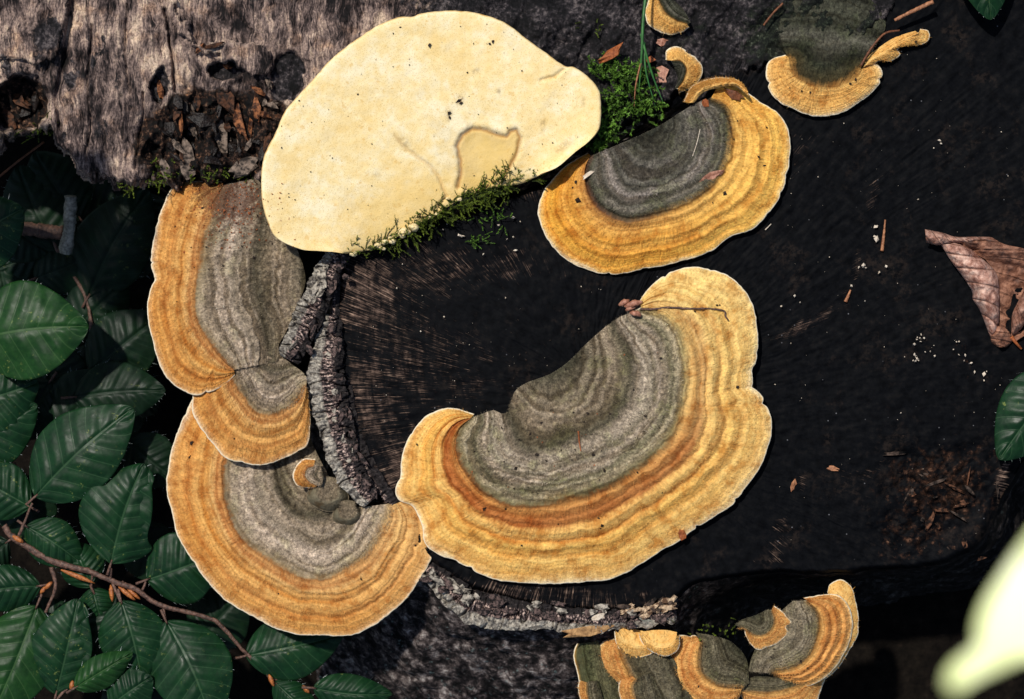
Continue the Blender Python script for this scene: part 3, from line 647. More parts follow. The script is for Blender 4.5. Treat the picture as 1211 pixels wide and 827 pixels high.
# ------------------------------------------------------------------ bracket fungi
DG, GR, LG = C8(58, 60, 50), C8(118, 113, 100), C8(148, 141, 126)
def stopsC(o=1.0):
    return [(.0, C8(70, 70, 57)), (.08, C8(124, 117, 101)), (.17, C8(145, 136, 119)), (.215, C8(115, 110, 92)), (.245, C8(80, 78, 64)), (.275, C8(128, 121, 108)), (.31, C8(167, 160, 145)), (.35, C8(128, 124, 108)), (.375, C8(173, 164, 149)), (.42, C8(110, 109, 87)), (.455, C8(163, 156, 133)), (.487, C8(124, 117, 89)), (.505, C8(116, 76, 41)), (.535, C8(199, 139, 79)),
            (.56, C8(170, 105, 52)), (.60, C8(184, 114, 62)), (.632, C8(162, 95, 45)), (.66, C8(219, 168, 97)), (.70, C8(232, 187, 112)), (.735, C8(199, 135, 62)), (.77, C8(232, 187, 105)), (.83, C8(221, 162, 82)), (.87, C8(236, 194, 118)), (.93, C8(223, 170, 94)), (.975, C8(232, 191, 127)), (1, C8(238, 214, 178))]
def stopsB():
    return [(.0, C8(83, 80, 67)), (.12, C8(144, 134, 118)), (.19, C8(118, 111, 95)), (.235, C8(77, 74, 61)), (.28, C8(146, 137, 122)), (.33, C8(132, 125, 111)), (.38, C8(178, 168, 154)), (.43, C8(144, 135, 120)), (.46, C8(162, 152, 134)), (.492, C8(132, 118, 95)), (.51, C8(139, 89, 46)), (.54, C8(193, 139, 86)), (.575, C8(176, 117, 66)), (.61, C8(215, 170, 111)), (.66, C8(206, 153, 88)), (.70, C8(182, 119, 52)),
            (.735, C8(215, 164, 97)), (.78, C8(210, 155, 88)), (.83, C8(184, 119, 54)), (.88, C8(212, 155, 86)), (.94, C8(204, 144, 77)), (.98, C8(215, 168, 115)), (1, C8(221, 192, 165))]
def stopsD():
    return [(.0, C8(53, 56, 48)), (.12, C8(80, 81, 74)), (.2, C8(103, 102, 97)), (.28, C8(78, 79, 72)), (.33, C8(142, 138, 133)), (.38, C8(86, 87, 80)), (.42, C8(110, 108, 99)), (.46, C8(69, 72, 61)), (.495, C8(89, 69, 59)), (.512, C8(124, 78, 42)), (.55, C8(206, 150, 84)), (.62, C8(222, 168, 88)), (.70, C8(214, 150, 62)),
            (.77, C8(232, 174, 84)), (.83, C8(214, 146, 52)), (.9, C8(236, 178, 76)), (.95, C8(220, 154, 64)), (.985, C8(240, 196, 120)), (1, C8(246, 224, 190))]
MAT['capC'] = cap_mat('zoned bracket golden', stopsC(), 1, .55, .8, pale=C8(244, 218, 150))
MAT['capB'] = cap_mat('zoned bracket tan', stopsB(), 1, .35, 1, pale=C8(238, 200, 140))
MAT['capD'] = cap_mat('zoned bracket yellow', stopsD(), 1, .6, .75, pale=C8(250, 206, 116))
MAT['capS'] = cap_mat('small bracket tan', [(.0, C8(52, 54, 42)), (.2, C8(84, 83, 68)), (.30, C8(104, 102, 86)), (.38, C8(88, 87, 70)), (.45, C8(106, 101, 80)), (.50, C8(150, 112, 64)), (.56, C8(222, 170, 104)), (.64, C8(196, 132, 74)), (.70, C8(226, 176, 110)), (.76, C8(204, 140, 80)), (.83, C8(230, 182, 114)), (.9, C8(214, 154, 90)), (.97, C8(232, 186, 124)), (1, C8(240, 210, 168))], .8, .7, .7)
MAT['capL'] = cap_mat('ridged fan bracket', [(.0, C8(84, 84, 66)), (.2, C8(122, 118, 102)), (.38, C8(130, 125, 110)), (.46, C8(118, 110, 86)), (.50, C8(150, 112, 64)), (.56, C8(222, 170, 104)), (.64, C8(196, 132, 74)), (.70, C8(226, 176, 110)), (.76, C8(204, 140, 80)), (.83, C8(230, 182, 114)), (.9, C8(214, 154, 90)), (.97, C8(232, 186, 124)), (1, C8(240, 210, 168))], .8, .5, .7)
MAT['capE'] = cap_mat('green felted bracket', [(.0, C8(34, 36, 30)), (.15, C8(66, 70, 60)), (.26, C8(50, 54, 44)), (.34, C8(84, 86, 78)), (.42, C8(46, 52, 40)), (.485, C8(60, 54, 34)), (.51, C8(150, 112, 62)), (.56, C8(224, 180, 110)), (.70, C8(216, 166, 96)), (.85, C8(232, 182, 108)), (.96, C8(238, 198, 134)), (1, C8(244, 216, 176))], .9, .6, .7)
MAT['capY'] = simple('young bracket yellow', C8(222, 166, 86), C8(240, 200, 124), 12, .75, .25, .35)
MAT['capH'] = cap_mat('algae green bracket', [(.0, C8(52, 58, 40)), (.3, C8(88, 90, 68)), (.45, C8(72, 78, 54)), (.6, C8(84, 86, 62)), (.85, C8(86, 86, 62)), (.93, C8(130, 110, 66)), (1, C8(224, 180, 110))], .7, .8, .4)

c6, c7, c8, c3, c4 = T(160, 200, 2.296), T(190, 460, 2.756), T(460, 310, 2.1196), T(630, 0, 2.506), T(880, 0, 3.595)
cb = T(660, 670, 3.187)
# lower left bracket
Bz = bracket('bracket_fungus', 'large tan half-disc bracket at lower left, grey centre carrying a tiny crescent', 
    c7((470, 118), (500, 190), (540, 270), (575, 330), (605, 375), (650, 385), (700, 380), (742, 374)),
    c7((225, 160), (205, 235), (205, 300), (215, 370), (240, 440), (280, 500), (340, 550), (400, 585), (470, 610), (540, 620), (600, 605), (650, 580), (690, 540), (722, 490), (748, 440), (757, 405), (757, 378)),
    c7((112, 20), (75, 100), (45, 170), (28, 250), (25, 330), (40, 400), (60, 480), (100, 555), (150, 620), (200, 675), (260, 715), (330, 755), (400, 785), (470, 798), (540, 800), (620, 798), (700, 765), (760, 720), (810, 670), (850, 606), (872, 570), (900, 500), (880, 425), (840, 380), (795, 362)),
    [-34, -24, -8, 2], [-40, -34, -20, -6, 2], [-56, -54, -44, -30, -8, 7], MAT['capB'], hairs=36000, rimhair=26000, nu=460, nv=150, seed=101,
    ridges=((.235, -2.4, .014), (.5, -1.5, .012), (.62, 1.8, .018), (.70, -2.2, .016), (.76, 1.2, .02), (.835, -1.6, .016), (.9, 1, .03)), pale=[.1, 0, .1, .2, .3, .9], under=20)
# upper left bracket, lower lobe first
bracket('bracket_fungus', 'fan-shaped tan bracket tucked beneath the long upper left bracket, touching the bark strip',
    c6((300, 440), (345, 470), (390, 500), (425, 530), (450, 548), (466, 566)), c6((262, 555), (285, 605), (310, 640), (345, 663), (390, 668), (430, 645), (452, 620), (464, 592)),
    c6((158, 600), (158, 655), (180, 700), (215, 750), (250, 785), (300, 798), (350, 803), (400, 785), (440, 765), (468, 745), (475, 690), (472, 640), (469, 600)),
    [0, 2, 4], [-3, 0, 2], [-15, -12, -6], MAT['capB'], hairs=14000, rimhair=16000, nu=300, nv=130, seed=121, ridges=((.5, -1.5, .012), (.63, 1.6, .02), (.74, -2.2, .03), (.86, 1.2, .03)), pale=[.1, .2, .3], under=18)
bracket('bracket_fungus', 'long scalloped tan bracket with a reddish stained grey felt, just under the weathered log',
    c6((330, 25), (370, 80), (400, 150), (440, 220), (462, 300), (440, 370), (410, 440), (390, 480), (400, 520)), c6((238, 45), (213, 90), (190, 150), (178, 220), (170, 300), (168, 370), (185, 430), (210, 480), (240, 520), (268, 545)),
    c6((238, 36), (180, 35), (120, 38), (88, 72), (66, 130), (50, 190), (45, 250), (50, 285), (53, 302), (42, 325), (33, 385), (45, 450), (60, 510), (85, 560), (120, 595), (160, 613), (200, 606), (240, 586), (270, 558)),
    [8, 12, 14, 9, 3.5], [0, 2, 3, 2, 1.5], [-16, -20, -18, -10, 2], MAT['capB'], hairs=36000, rimhair=20000, nu=420, nv=140, seed=141,
    ridges=((.235, -2, .016), (.5, -1.5, .012), (.66, -1.8, .02), (.73, 2.2, .03), (.84, -1.2, .02)), pale=[.2, .2, .1, 0, 0], under=18)
# small crescent and lumps on the lower left one
bracket('small_bracket', 'tiny orange crescent bracket growing on the grey felt of the lower left bracket', c7((520, 250), (530, 285), (525, 315)), c7((500, 252), (477, 262), (472, 285), (485, 303), (508, 316)), c7((503, 231), (470, 230), (445, 248), (433, 282), (448, 314), (480, 321), (508, 321)),
    14, 10, 2, MAT['capB'], nu=90, nv=50, seed=161, rimhair=2500, hairs=1500, lumpy=.7, under=14, group='small brackets')
for i, (q, zz) in enumerate(((((500, 330), (545, 330), (575, 360)), 8), (((570, 380), (610, 395), (640, 400)), 7))):
    q = c7(*q); cx, cy = q[1]; rx = (23, 17)[i]
    pts = [(cx + rx * math.cos(t) * (1 + .1 * math.sin(3 * t)), cy + rx * .9 * math.sin(t) + 4) for t in np.linspace(-.4, 3.6, 9)][::-1]
    bracket('small_bracket', ('lumpy grey felted knob under the orange crescent by the bark strip', 'smaller grey felted knob beside the lower end of the bark strip')[i], [(cx - rx * .5, cy - rx * .6), (cx, cy - rx * .7), (cx + rx * .5, cy - rx * .6)],
            [(cx + (x - cx) * .6, cy + (y - cy) * .6) for x, y in pts], pts, zz - 2, zz - 3, zz - 15, MAT['lump'] if 'lump' in MAT else MAT.setdefault('lump', cap_mat('grey knob', [(0, C8(112, 106, 90)), (.3, C8(128, 120, 104)), (.6, C8(120, 112, 96)), (1, C8(98, 92, 78))], .5, .3, .2)),
            ringk=.25, nu=90, nv=50, seed=171 + i, hairs=2500, dome=3, rimth=2, group='small brackets', edge_mat=MAT['lump'])
# big central bracket
bracket('bracket_fungus', 'largest zoned golden bracket, centre, broad grey middle with a dry stalk on it',
    c8((238, 379), (262, 372), (285, 380), (303, 372), (308, 345), (318, 322), (345, 303), (395, 285), (430, 265), (460, 240), (500, 200), (540, 165), (578, 138)),
    c8((206, 392), (178, 422), (169, 462), (182, 510), (213, 555), (262, 588), (330, 605), (400, 607), (470, 595), (540, 570), (600, 535), (660, 495), (710, 445), (740, 390), (752, 330), (750, 260), (735, 195), (712, 150), (680, 126), (632, 117)),
    c8((212, 383), (165, 368), (130, 371), (90, 392), (56, 434), (36, 480), (30, 530), (18, 570), (28, 598), (62, 612), (84, 655), (92, 708), (130, 735), (165, 745), (210, 770), (270, 795), (340, 803), (410, 803), (480, 800), (540, 795), (590, 778), (630, 755), (680, 725), (730, 697), (760, 672), (810, 640), (865, 600), (905, 550), (935, 500), (955, 440), (957, 390), (940, 345), (915, 310), (907, 275), (918, 250), (925, 210), (922, 160), (910, 110), (890, 75), (860, 45), (820, 25), (760, 15), (710, 25), (670, 50), (645, 75), (630, 97)),
    [30, 38, 42, 44, 42, 36], [26, 35, 40, 41, 39, 34], [14, 10, 12, 14, 16, 18, 20, 24], MAT['capC'], hairs=90000, rimhair=42000, nu=620, nv=190, seed=201, dome=5,
    ridges=((.10, .8, .035), (.245, -1.6, .014), (.505, -2.8, .012), (.55, 1.8, .014), (.59, -1.0, .012), (.635, -2.0, .01), (.68, 2.2, .022), (.735, -2.2, .012), (.78, 2.0, .022), (.84, -1.2, .014), (.9, 1.2, .03)), pale=[0, 0, .05, .1, .2, .45, .8, .95], under=30)
# upper right bracket
bracket('bracket_fungus', 'bright yellow-rimmed bracket right of the cream one, dark grey felt below the green moss',
    c3((190, 456), (250, 430), (320, 400), (380, 370), (440, 332), (480, 308), (512, 297)), c3((172, 462), (158, 500), (165, 560), (190, 610), (230, 640), (290, 655), (360, 645), (430, 625), (490, 597), (540, 556), (578, 500), (595, 440), (595, 380), (583, 330), (558, 303), (528, 292)),
    c3((165, 455), (100, 490), (50, 545), (20, 600), (18, 640), (35, 690), (70, 740), (130, 785), (200, 808), (260, 812), (330, 795), (400, 785), (470, 765), (530, 740), (570, 707), (602, 692), (650, 678), (700, 630), (730, 580), (752, 510), (763, 450), (758, 390), (735, 345), (700, 318), (660, 296), (625, 272), (585, 250), (545, 262)),
    [30, 36, 36, 30], [24, 28, 28, 26], [8, 6, 10, 14, 18], MAT['capD'], hairs=36000, rimhair=26000, nu=460, nv=150, seed=241, hair_mat='felt_green', ridges=((.5, -3, .014), (.6, -1.5, .03), (.72, 2.4, .035), (.84, 2, .03), (.93, -1, .02)), pale=[0, 0, .1, .3, .8, 1, 1, .8], under=24)
bracket('small_bracket', 'shaggy orange tongue over the upper right bracket beside a dark crumb', c3((640, 285), (600, 255), (545, 262), (505, 275), (478, 305)), c3((638, 272), (600, 246), (545, 250), (492, 270), (466, 305)), c3((632, 262), (600, 236), (540, 232), (478, 254), (450, 302)),
    36, 36, 31, MAT['capY'], nu=130, nv=40, seed=261, rimhair=9000, lumpy=1.2, under=12, group='small brackets')
# top right bracket
bracket('bracket_fungus', 'bracket at top right with dark green felt and a smooth peach rim', c4((150, 190), (140, 60), (250, -60), (420, -70), (560, 20), (600, 120), (520, 220), (505, 270)), c4((190, 245), (203, 298), (240, 335), (290, 358), (350, 366), (410, 362), (460, 345), (488, 322), (500, 300)),
    c4((178, 236), (125, 250), (102, 280), (98, 330), (110, 380), (150, 430), (210, 460), (260, 482), (330, 495), (400, 480), (460, 450), (520, 410), (565, 365), (585, 325), (580, 295), (555, 277), (520, 278), (503, 290)),
    [4, 6, 8, 6, 4], 18, [10, 9, 10], MAT['capE'], hairs=20000, rimhair=7000, hair_mat='felt_green', nu=320, nv=110, seed=281, lumpy=1.7, under=16, ridges=((.5, -1.5, .015),), pale=[0, .3, .6])
def young(name, label, outline, z, dome, seed, mat=None, group='small brackets', base=4):
    o = curve(outline, 90, closed=True); cn = o.mean(0); n, m = 90, 22
    f = np.sin(np.linspace(0, math.pi / 2, m))
    Pq = cn + (o - cn)[:, None] * f[None, :, None]
    hz = z + dome * np.sqrt(np.clip(1 - f ** 2.2, 0, 1))[None] + 2.2 * fbm(Pq[..., 0], Pq[..., 1], 9, 3, seed) * (1 - f[None] ** 6)
    Vt = np.concatenate([Pq, np.broadcast_to(hz[..., None], Pq.shape[:2] + (1,))], 2)
    t = thing(name, label, 'fungus', (cn[0], cn[1], z - base), group)
    meshobj('cap', Vt.reshape(-1, 3), gridfaces(n, m, cu=True), mat or MAT['capY'], t)
    oo = np.stack([np.c_[cn + (o - cn) * k, np.full(n, zz)] for k, zz in ((1, z), (1.02, z - .6), (1.0, z - 1.8), (.7, z - base), (.01, z - base))], 1)
    meshobj('pore_surface', oo.reshape(-1, 3), gridfaces(n, 5, cu=True), MAT['pore'], t)
    k = 1300
    ii, jj = rng.randint(0, n, k), np.minimum((np.sqrt(rng.rand(k)) * m).astype(int), m - 1)
    hv, hf = hair_geo(Vt[ii, jj] + rng.randn(k, 3) * .6 - [0, 0, .6], np.c_[(Vt[ii, jj, :2] - cn) * .06, np.full(k, 1.2)] + rng.randn(k, 3) * 1.0, .26)
    tag(meshobj('rim_hair', hv, hf, MAT['orange_hair'], t, attrs={'rnd': np.repeat(rng.rand(k), 3)}, smooth=False), kind='stuff')
    return t
bracket('small_bracket', 'thin wavy peach lip ending in a pale tongue beside the brown strand at top right', c4((498, 292), (530, 240), (570, 205), (630, 165), (690, 142), (728, 132)), c4((508, 286), (545, 250), (582, 232), (632, 205), (662, 182), (705, 160), (742, 142)),
    c4((520, 279), (548, 274), (568, 262), (592, 258), (612, 262), (640, 252), (662, 232), (652, 212), (668, 196), (705, 193), (740, 192), (772, 178), (787, 153), (775, 131), (748, 126)), 13, 14, 9, MAT['capY'], nu=170, nv=50, seed=291, rimhair=3000, lumpy=1.5, under=10, group='small brackets', crenul=2)
bracket('small_bracket', 'half-round peach bracket at the top edge above the grass blades', c3((395, -14), (440, 20), (468, 66)), c3((372, -6), (392, 34), (420, 58), (458, 74)), c3((345, 0), (334, 40), (352, 78), (400, 102), (440, 94), (462, 79)), 20, 18, 11, MAT['capE'], nu=120, nv=60, seed=295, rimhair=3000, under=10, group='small brackets')
bracket('small_bracket', 'hook-shaped peach bracket right of the star moss', c3((425, 215), (430, 235), (420, 265)), c3((412, 180), (440, 182), (455, 205), (447, 238), (430, 262)), c3((396, 178), (400, 150), (430, 139), (460, 155), (495, 183), (503, 210), (490, 242), (462, 262), (432, 274)),
    14, 20, 12, MAT['capE'], nu=110, nv=60, seed=296, rimhair=2500, under=12, group='small brackets')

# bottom right cluster
bracket('bracket_fungus', 'algae green bracket at the far left of the bottom cluster', cb((150, 280), (170, 330), (200, 400), (240, 470), (280, 560)), cb((90, 292), (95, 340), (110, 420), (130, 500), (160, 580)), cb((75, 290), (60, 330), (64, 365), (82, 430), (92, 500), (120, 590)), -32, -34, -46, MAT['capH'], nu=160, nv=80, hairs=6000, hair_mat='felt_green', seed=301, group='bottom cluster of brackets')
bracket('bracket_fungus', 'tan-ridged bracket with grey green felt, second from the left in the bottom cluster', cb((300, 270), (420, 330), (480, 440), (560, 560)), cb((222, 285), (238, 340), (262, 390), (272, 418), (295, 450), (335, 520), (370, 590)), cb((212, 274), (168, 285), (152, 310), (155, 345), (175, 390), (205, 420), (234, 445), (234, 480), (255, 520), (290, 590)), -18, -18, -34, MAT['capS'], nu=220, nv=100, hairs=12000, rimhair=6000, hair_mat='felt_green', seed=311, dome=10, rimth=6, ridges=((.5, -2, .02), (.7, 2, .05)), group='bottom cluster of brackets')
bracket('bracket_fungus', 'lower tan-lipped lobe pushing out beneath the ridged second bracket of the bottom cluster', cb((350, 400), (385, 480), (430, 590)), cb((292, 424), (276, 452), (288, 500), (330, 590)), cb((272, 408), (242, 424), (233, 456), (238, 492), (254, 530), (282, 592)), -10, -8, -22, MAT['capS'], nu=160, nv=80, hairs=5000, rimhair=4000, seed=313, dome=9, rimth=6, group='bottom cluster of brackets')
bracket('small_bracket', 'narrow tan lip at the lower left corner of the bottom cluster under the green bracket', cb((150, 430), (170, 500), (190, 590)), cb((104, 436), (112, 500), (140, 590)), cb((84, 430), (78, 462), (90, 520), (112, 592)), -24, -24, -34, MAT['capS'], nu=110, nv=60, hairs=2500, rimhair=2500, seed=303, dome=7, rimth=5, group='bottom cluster of brackets')
bracket('bracket_fungus', 'arched tan bracket in the middle of the bottom cluster, rim open to dark green felt', cb((520, 250), (600, 265), (660, 290), (710, 350), (720, 440)), cb((540, 285), (530, 340), (535, 390), (560, 430), (600, 452), (650, 460), (692, 462)), cb((520, 262), (458, 264), (428, 308), (412, 350), (415, 410), (430, 450), (460, 492), (520, 545), (600, 552), (660, 525), (692, 478)), -8, -14, -26, MAT['capS'], nu=260, nv=100, hairs=14000, rimhair=9000, hair_mat='felt_green', seed=321, dome=10, rimth=6, ridges=((.5, -2, .02), (.75, 1.5, .05)), group='bottom cluster of brackets')
bracket('small_bracket', 'left of two smooth egg-yellow young brackets under the bark edge', cb((236, 232), (280, 236), (330, 246), (366, 262)), cb((226, 250), (246, 282), (290, 300), (345, 298)), cb((215, 246), (222, 290), (248, 325), (290, 343), (338, 331), (368, 312)), -14, -7, -10, MAT['capY'], nu=120, nv=50, seed=331, rimhair=1200, lumpy=1.5, dome=5, rimth=3.5, under=10, group='bottom cluster of brackets')
bracket('small_bracket', 'right of two smooth egg-yellow young brackets under the bark edge', cb((318, 246), (360, 240), (410, 240), (448, 248)), cb((318, 262), (340, 288), (385, 304), (425, 296), (446, 270)), cb((306, 254), (322, 290), (352, 318), (392, 336), (432, 330), (455, 302), (456, 258)), -6, 0, -3, MAT['capY'], nu=120, nv=50, seed=333, rimhair=1200, lumpy=1.5, dome=5, rimth=3.5, under=10, group='bottom cluster of brackets')
bracket('bracket_fungus', 'thin tan bracket peeping out lowest beneath the fan of the bottom cluster', cb((690, 430), (800, 400), (900, 390)), cb((692, 472), (800, 478), (870, 465), (940, 440)), cb((690, 484), (720, 540), (800, 580), (900, 570), (955, 535), (985, 480), (1006, 420)), -16, -22, -34, MAT['capS'], nu=200, nv=80, rimhair=5000, seed=341, dome=10, rimth=6, group='bottom cluster of brackets')
bracket('bracket_fungus', 'thin pale bracket edge behind the fan at the right of the bottom cluster', cb((1000, 130), (1010, 250), (960, 380)), cb((1020, 112), (1060, 150), (1080, 250), (1020, 395)), cb((1016, 100), (1026, 70), (1064, 56), (1100, 75), (1115, 110), (1128, 180), (1125, 260), (1085, 330), (1045, 390), (1005, 425)), -14, -16, -22, MAT['capY'], nu=180, nv=60, rimhair=3000, seed=346, group='bottom cluster of brackets')
bracket('bracket_fungus', 'fan-shaped tan bracket with four ridges, rightmost in the bottom cluster', cb((885, 130), (830, 180), (780, 250), (735, 330), (715, 395)), cb((940, 130), (975, 170), (988, 230), (973, 300), (948, 350), (900, 385), (850, 400), (812, 404)), cb((928, 121), (990, 108), (1050, 110), (1090, 150), (1106, 205), (1098, 270), (1070, 340), (1030, 395), (980, 435), (930, 450), (870, 437), (812, 410)), [4, 6, 2], [0, 0, -4], [-8, -12, -16], MAT['capL'], nu=260, nv=120, hairs=14000, rimhair=11000, seed=351, dome=7, rimth=5, ridges=((.5, -1.5, .015), (.62, 2.4, .03), (.69, -2, .02), (.76, 2.4, .03), (.84, -2, .02), (.9, 2, .03)), group='bottom cluster of brackets', pale=[.4, .2, 0])
bracket('small_bracket', 'small tan crescent bracket lying on the fan of the bottom cluster', cb((790, 162), (740, 185), (690, 202), (668, 218)), cb((806, 166), (818, 200), (808, 238), (780, 262), (742, 264), (712, 244), (690, 232)), cb((813, 151), (850, 175), (862, 192), (877, 210), (858, 228), (864, 250), (830, 285), (790, 300), (757, 311), (727, 291), (708, 256), (702, 236), (672, 234)), 12, 14, 8, MAT['capS'], nu=160, nv=70, hairs=3500, rimhair=4000, seed=361, hair_mat='felt_green', group='bottom cluster of brackets')

# ------------------------------------------------------------------ cream bracket, pore surface turned up
def cream():
    c2 = T(300, 0, 2.757)
    rim = c2((262, 822), (205, 818), (150, 812), (75, 775), (40, 700), (28, 620), (35, 520), (70, 440), (110, 360), (170, 290), (250, 200), (330, 135), (400, 90), (470, 62), (520, 60), (545, 50), (620, 40), (700, 42), (760, 55), (820, 80), (890, 130), (950, 175), (1000, 213), (1020, 222), (1045, 224), (1090, 255), (1125, 300), (1130, 360), (1125, 420), (1095, 460), (1050, 495), (990, 545), (935, 568))
    base = c2((300, 828), (380, 815), (440, 790), (520, 740), (600, 700), (640, 670), (720, 630), (790, 610), (870, 600), (925, 575))
    nu, nv = 620, 260
    a, c = curve(base, nu), curve(rim, nu); u = np.linspace(0, 1, nu); v = np.linspace(0, 1, nv)
    L = np.linalg.norm(np.diff(c, axis=0), axis=1).sum(); od = c - a; od /= np.linalg.norm(od, axis=1)[:, None] + 1e-6
    c = c + od * (2.4 * fbm(u * L, u * 0, 30, 3, 401) + .9 * fbm(u * L, u * 0, 6, 2, 402))[:, None]
    P = a[:, None] + (c - a)[:, None] * v[None, :, None]; X, Y = P[..., 0], P[..., 1]
    edge = np.linalg.norm(c[:, None] - P, axis=2)
    # plate leaning up away from its base, slightly hollow, rim rolled over
    hz = 20 + 34 * v[None] ** .8 + 5 * fbm(X, Y, 130, 3, 403) + 1.3 * fbm(X, Y, 22, 4, 404) + .4 * fbm(X, Y, 7, 3, 405) - 1.6 * np.exp(-edge / 1.6) + .2 * np.exp(-((edge - 9) / 6) ** 2)
    cr1 = c2((665, 612), (676, 560), (675, 530), (662, 480), (680, 440), (715, 418), (760, 425), (795, 440), (822, 446), (835, 430), (855, 425), (868, 450), (860, 500), (838, 540), (815, 578))
    cr2 = c2((405, 380), (440, 420), (470, 455), (500, 490), (560, 530), (600, 570), (620, 620), (630, 640), (600, 672)); cr3 = c2((940, 262), (980, 250), (1012, 226))
    jx, jy = X + 3 * fbm(X, Y, 10, 3, 406), Y + 3 * fbm(X, Y, 10, 3, 407)
    d1, d2, d3 = polydist(jx, jy, cr1), polydist(jx, jy, cr2), polydist(jx, jy, cr3)
    ins = inpoly(jx, jy, cr1 + c2((740, 625)))
    hz = hz - 3.2 * np.exp(-(d1 / 2.6) ** 2) - 2.0 * ins * (1 - np.exp(-d1 / 8)) + .8 * np.exp(-((d1 - 6) / 4) ** 2) * (1 - ins) - 2.2 * np.exp(-(d2 / 2.2) ** 2) * sstep(0, 60, np.hypot(X - 447, Y - 138)) - 2.6 * np.exp(-(d3 / 2.2) ** 2)
    crease = np.clip(np.exp(-(d1 / 2.0) ** 2) * .8 + .35 * ins * np.exp(-d1 / 5) + np.exp(-(d2 / 1.8) ** 2) * .35 * (X > 465) + np.exp(-(d3 / 1.8) ** 2) * .3, 0, 1)
    yel = np.clip(.95 * np.exp(-((1 - v[None]) * 0 + v[None]) / .33) + .55 * ins + .4 * np.exp(-ell(X, Y, 455, 250, 60, 35, -20) ** 2), 0, 1)
    V = np.concatenate([P, hz[..., None]], 2)
    t = thing('cream_bracket', 'very large smooth cream bracket showing its pore surface, moss along its lower edge', 'fungus', (540, 240, 0), 'bracket fungi')
    m = M('cream pore surface', .82, .22)
    f = m.ma('ADD', m.ma('MULTIPLY', m.noise(60, 4, .6), .5), m.ma('MULTIPLY', m.noise(14, 4, .6), .5))
    col = m.ramp(f, [(.38, C8(245, 214, 147)), (.5, C8(251, 227, 170)), (.61, C8(254, 239, 198))])
    y = m.ss(m.ma('ADD', m.attr('yel'), m.ma('MULTIPLY', m.ma('SUBTRACT', m.noise(22, 4, .65), .5), .9)), .25, .9)
    col = m.mix(m.ma('MULTIPLY', y, .6), col, C8(240, 203, 122))
    gb = m.ss(m.noise(48, 3), .56, .72); col = m.mix(m.ma('MULTIPLY', gb, .25), col, C8(214, 200, 168))
    sp = m.ma('MULTIPLY', m.ss(m.noise(8, 3, .6), .62, .70), .5); col = m.mix(sp, col, C8(226, 180, 100)); fd = m.ma('MULTIPLY', m.ma('SUBTRACT', 1, m.ss(m.vor(5.5), .05, .14)), m.ss(m.noise(34, 3), .44, .58)); col = m.mix(m.ma('MULTIPLY', fd, .55), col, C8(150, 112, 62))
    sp2 = m.ma('MULTIPLY', m.ma('SUBTRACT', 1, m.ss(m.vor(13), .04, .10)), m.ss(m.noise(30, 2), .5, .6)); col = m.mix(m.ma('MULTIPLY', sp2, .75), col, C8(104, 66, 34))
    por = m.vor(1.9); col = m.mix(m.ma('MULTIPLY', m.ma('SUBTRACT', 1, m.ss(por, .12, .45)), .42), col, C8(196, 164, 96))
    br = m.ma('MULTIPLY', m.ss(m.noise(19, 5, .7), .62, .72), .2); col = m.mix(br, col, C8(206, 166, 104))
    col = m.mix(m.ma('MULTIPLY', m.attr('bruise'), m.ss(m.noise(4, 4, .7), .36, .56)), col, C8(110, 78, 46))
    col = m.mix(m.ma('MULTIPLY', m.attr('ins'), .55), col, C8(236, 198, 112))
    col = m.mix(m.ma('MULTIPLY', m.attr('crease'), .7), col, C8(150, 96, 40))
    mat = m.done(col, m.bump(m.noise(2.2, 3, .7), .35, 1.2, m.bump(m.noise(9, 3), .3, 2)))
    meshobj('pore_surface', V.reshape(-1, 3), gridfaces(nu, nv, flip=False), mat, t, attrs={'crease': crease, 'yel': yel, 'ins': ins * (1 - .6 * np.exp(-d1 / 3)), 'bruise': np.clip(sum(a * np.exp(-ell(X, Y, x, y, rx, ry, d) ** 2.5) for x, y, rx, ry, d, a in ((544, 119, 4, 6, 20, .9), (531, 136, 4, 8, 0, .6), (590, 108, 3, 3, 0, .5), (553, 158, 4, 14, 0, .4), (642, 148, 3, 8, 10, .45), (478, 168, 9, 5, 45, .35), (668, 172, 14, 5, -40, .35), (562, 84, 6, 3, -20, .4), (446, 207, 5, 3, 0, .35), (690, 120, 3, 6, 0, .3))), 0, 1)})
    e0 = V[:, -1]; od3 = np.c_[od, np.zeros(nu)]; rows = []
    for k in range(8):
        q = k / 7 * math.pi; rows.append(e0 + od3 * (math.sin(q) * 1.3) - np.array([0, 0, 1]) * (3 * (1 - math.cos(q))))
    for f_ in (.3, .7, 1.0):
        rws = V[:, int((1 - f_) * (nv - 1))].copy(); rws[:, 2] -= 10 + 22 * f_; rows.append(rws)
    R = np.stack(rows, 1)
    meshobj('cap', R.reshape(-1, 3), gridfaces(nu, R.shape[1]), simple('cream bracket edge', C8(206, 160, 88), C8(246, 226, 176), 9, .8, .2, .4), t)
    rr2 = np.random.RandomState(3)
    nm_ = simple('cream nodule', C8(226, 196, 130), C8(252, 236, 190), 5, .8, .2, .5)
    for k in range(20):
        q = base[0] if k < 0 else curve(base, 100)[rr2.randint(2, 62)]; sz = 2.5 + 4.5 * rr2.rand() ** 1.5
        th, ph = np.linspace(0, 2 * math.pi, 10, endpoint=False), np.linspace(-1.4, 1.5, 7)
        g_ = np.stack([np.cos(th)[:, None] * np.cos(ph)[None], np.sin(th)[:, None] * np.cos(ph)[None] * .75, np.sin(ph)[None] + 0 * th[:, None]], -1) * sz * (.75 + .5 * rr2.rand(10, 7, 1))
        g_ = g_ + np.array([q[0] + rr2.randn() * 3, q[1] + rr2.randn() * 2.5 - 1, 21 + rr2.rand() * 4]); meshobj('nodule', g_.reshape(-1, 3), gridfaces(10, 7, cu=True), nm_, t)
    return V
CV = cream()

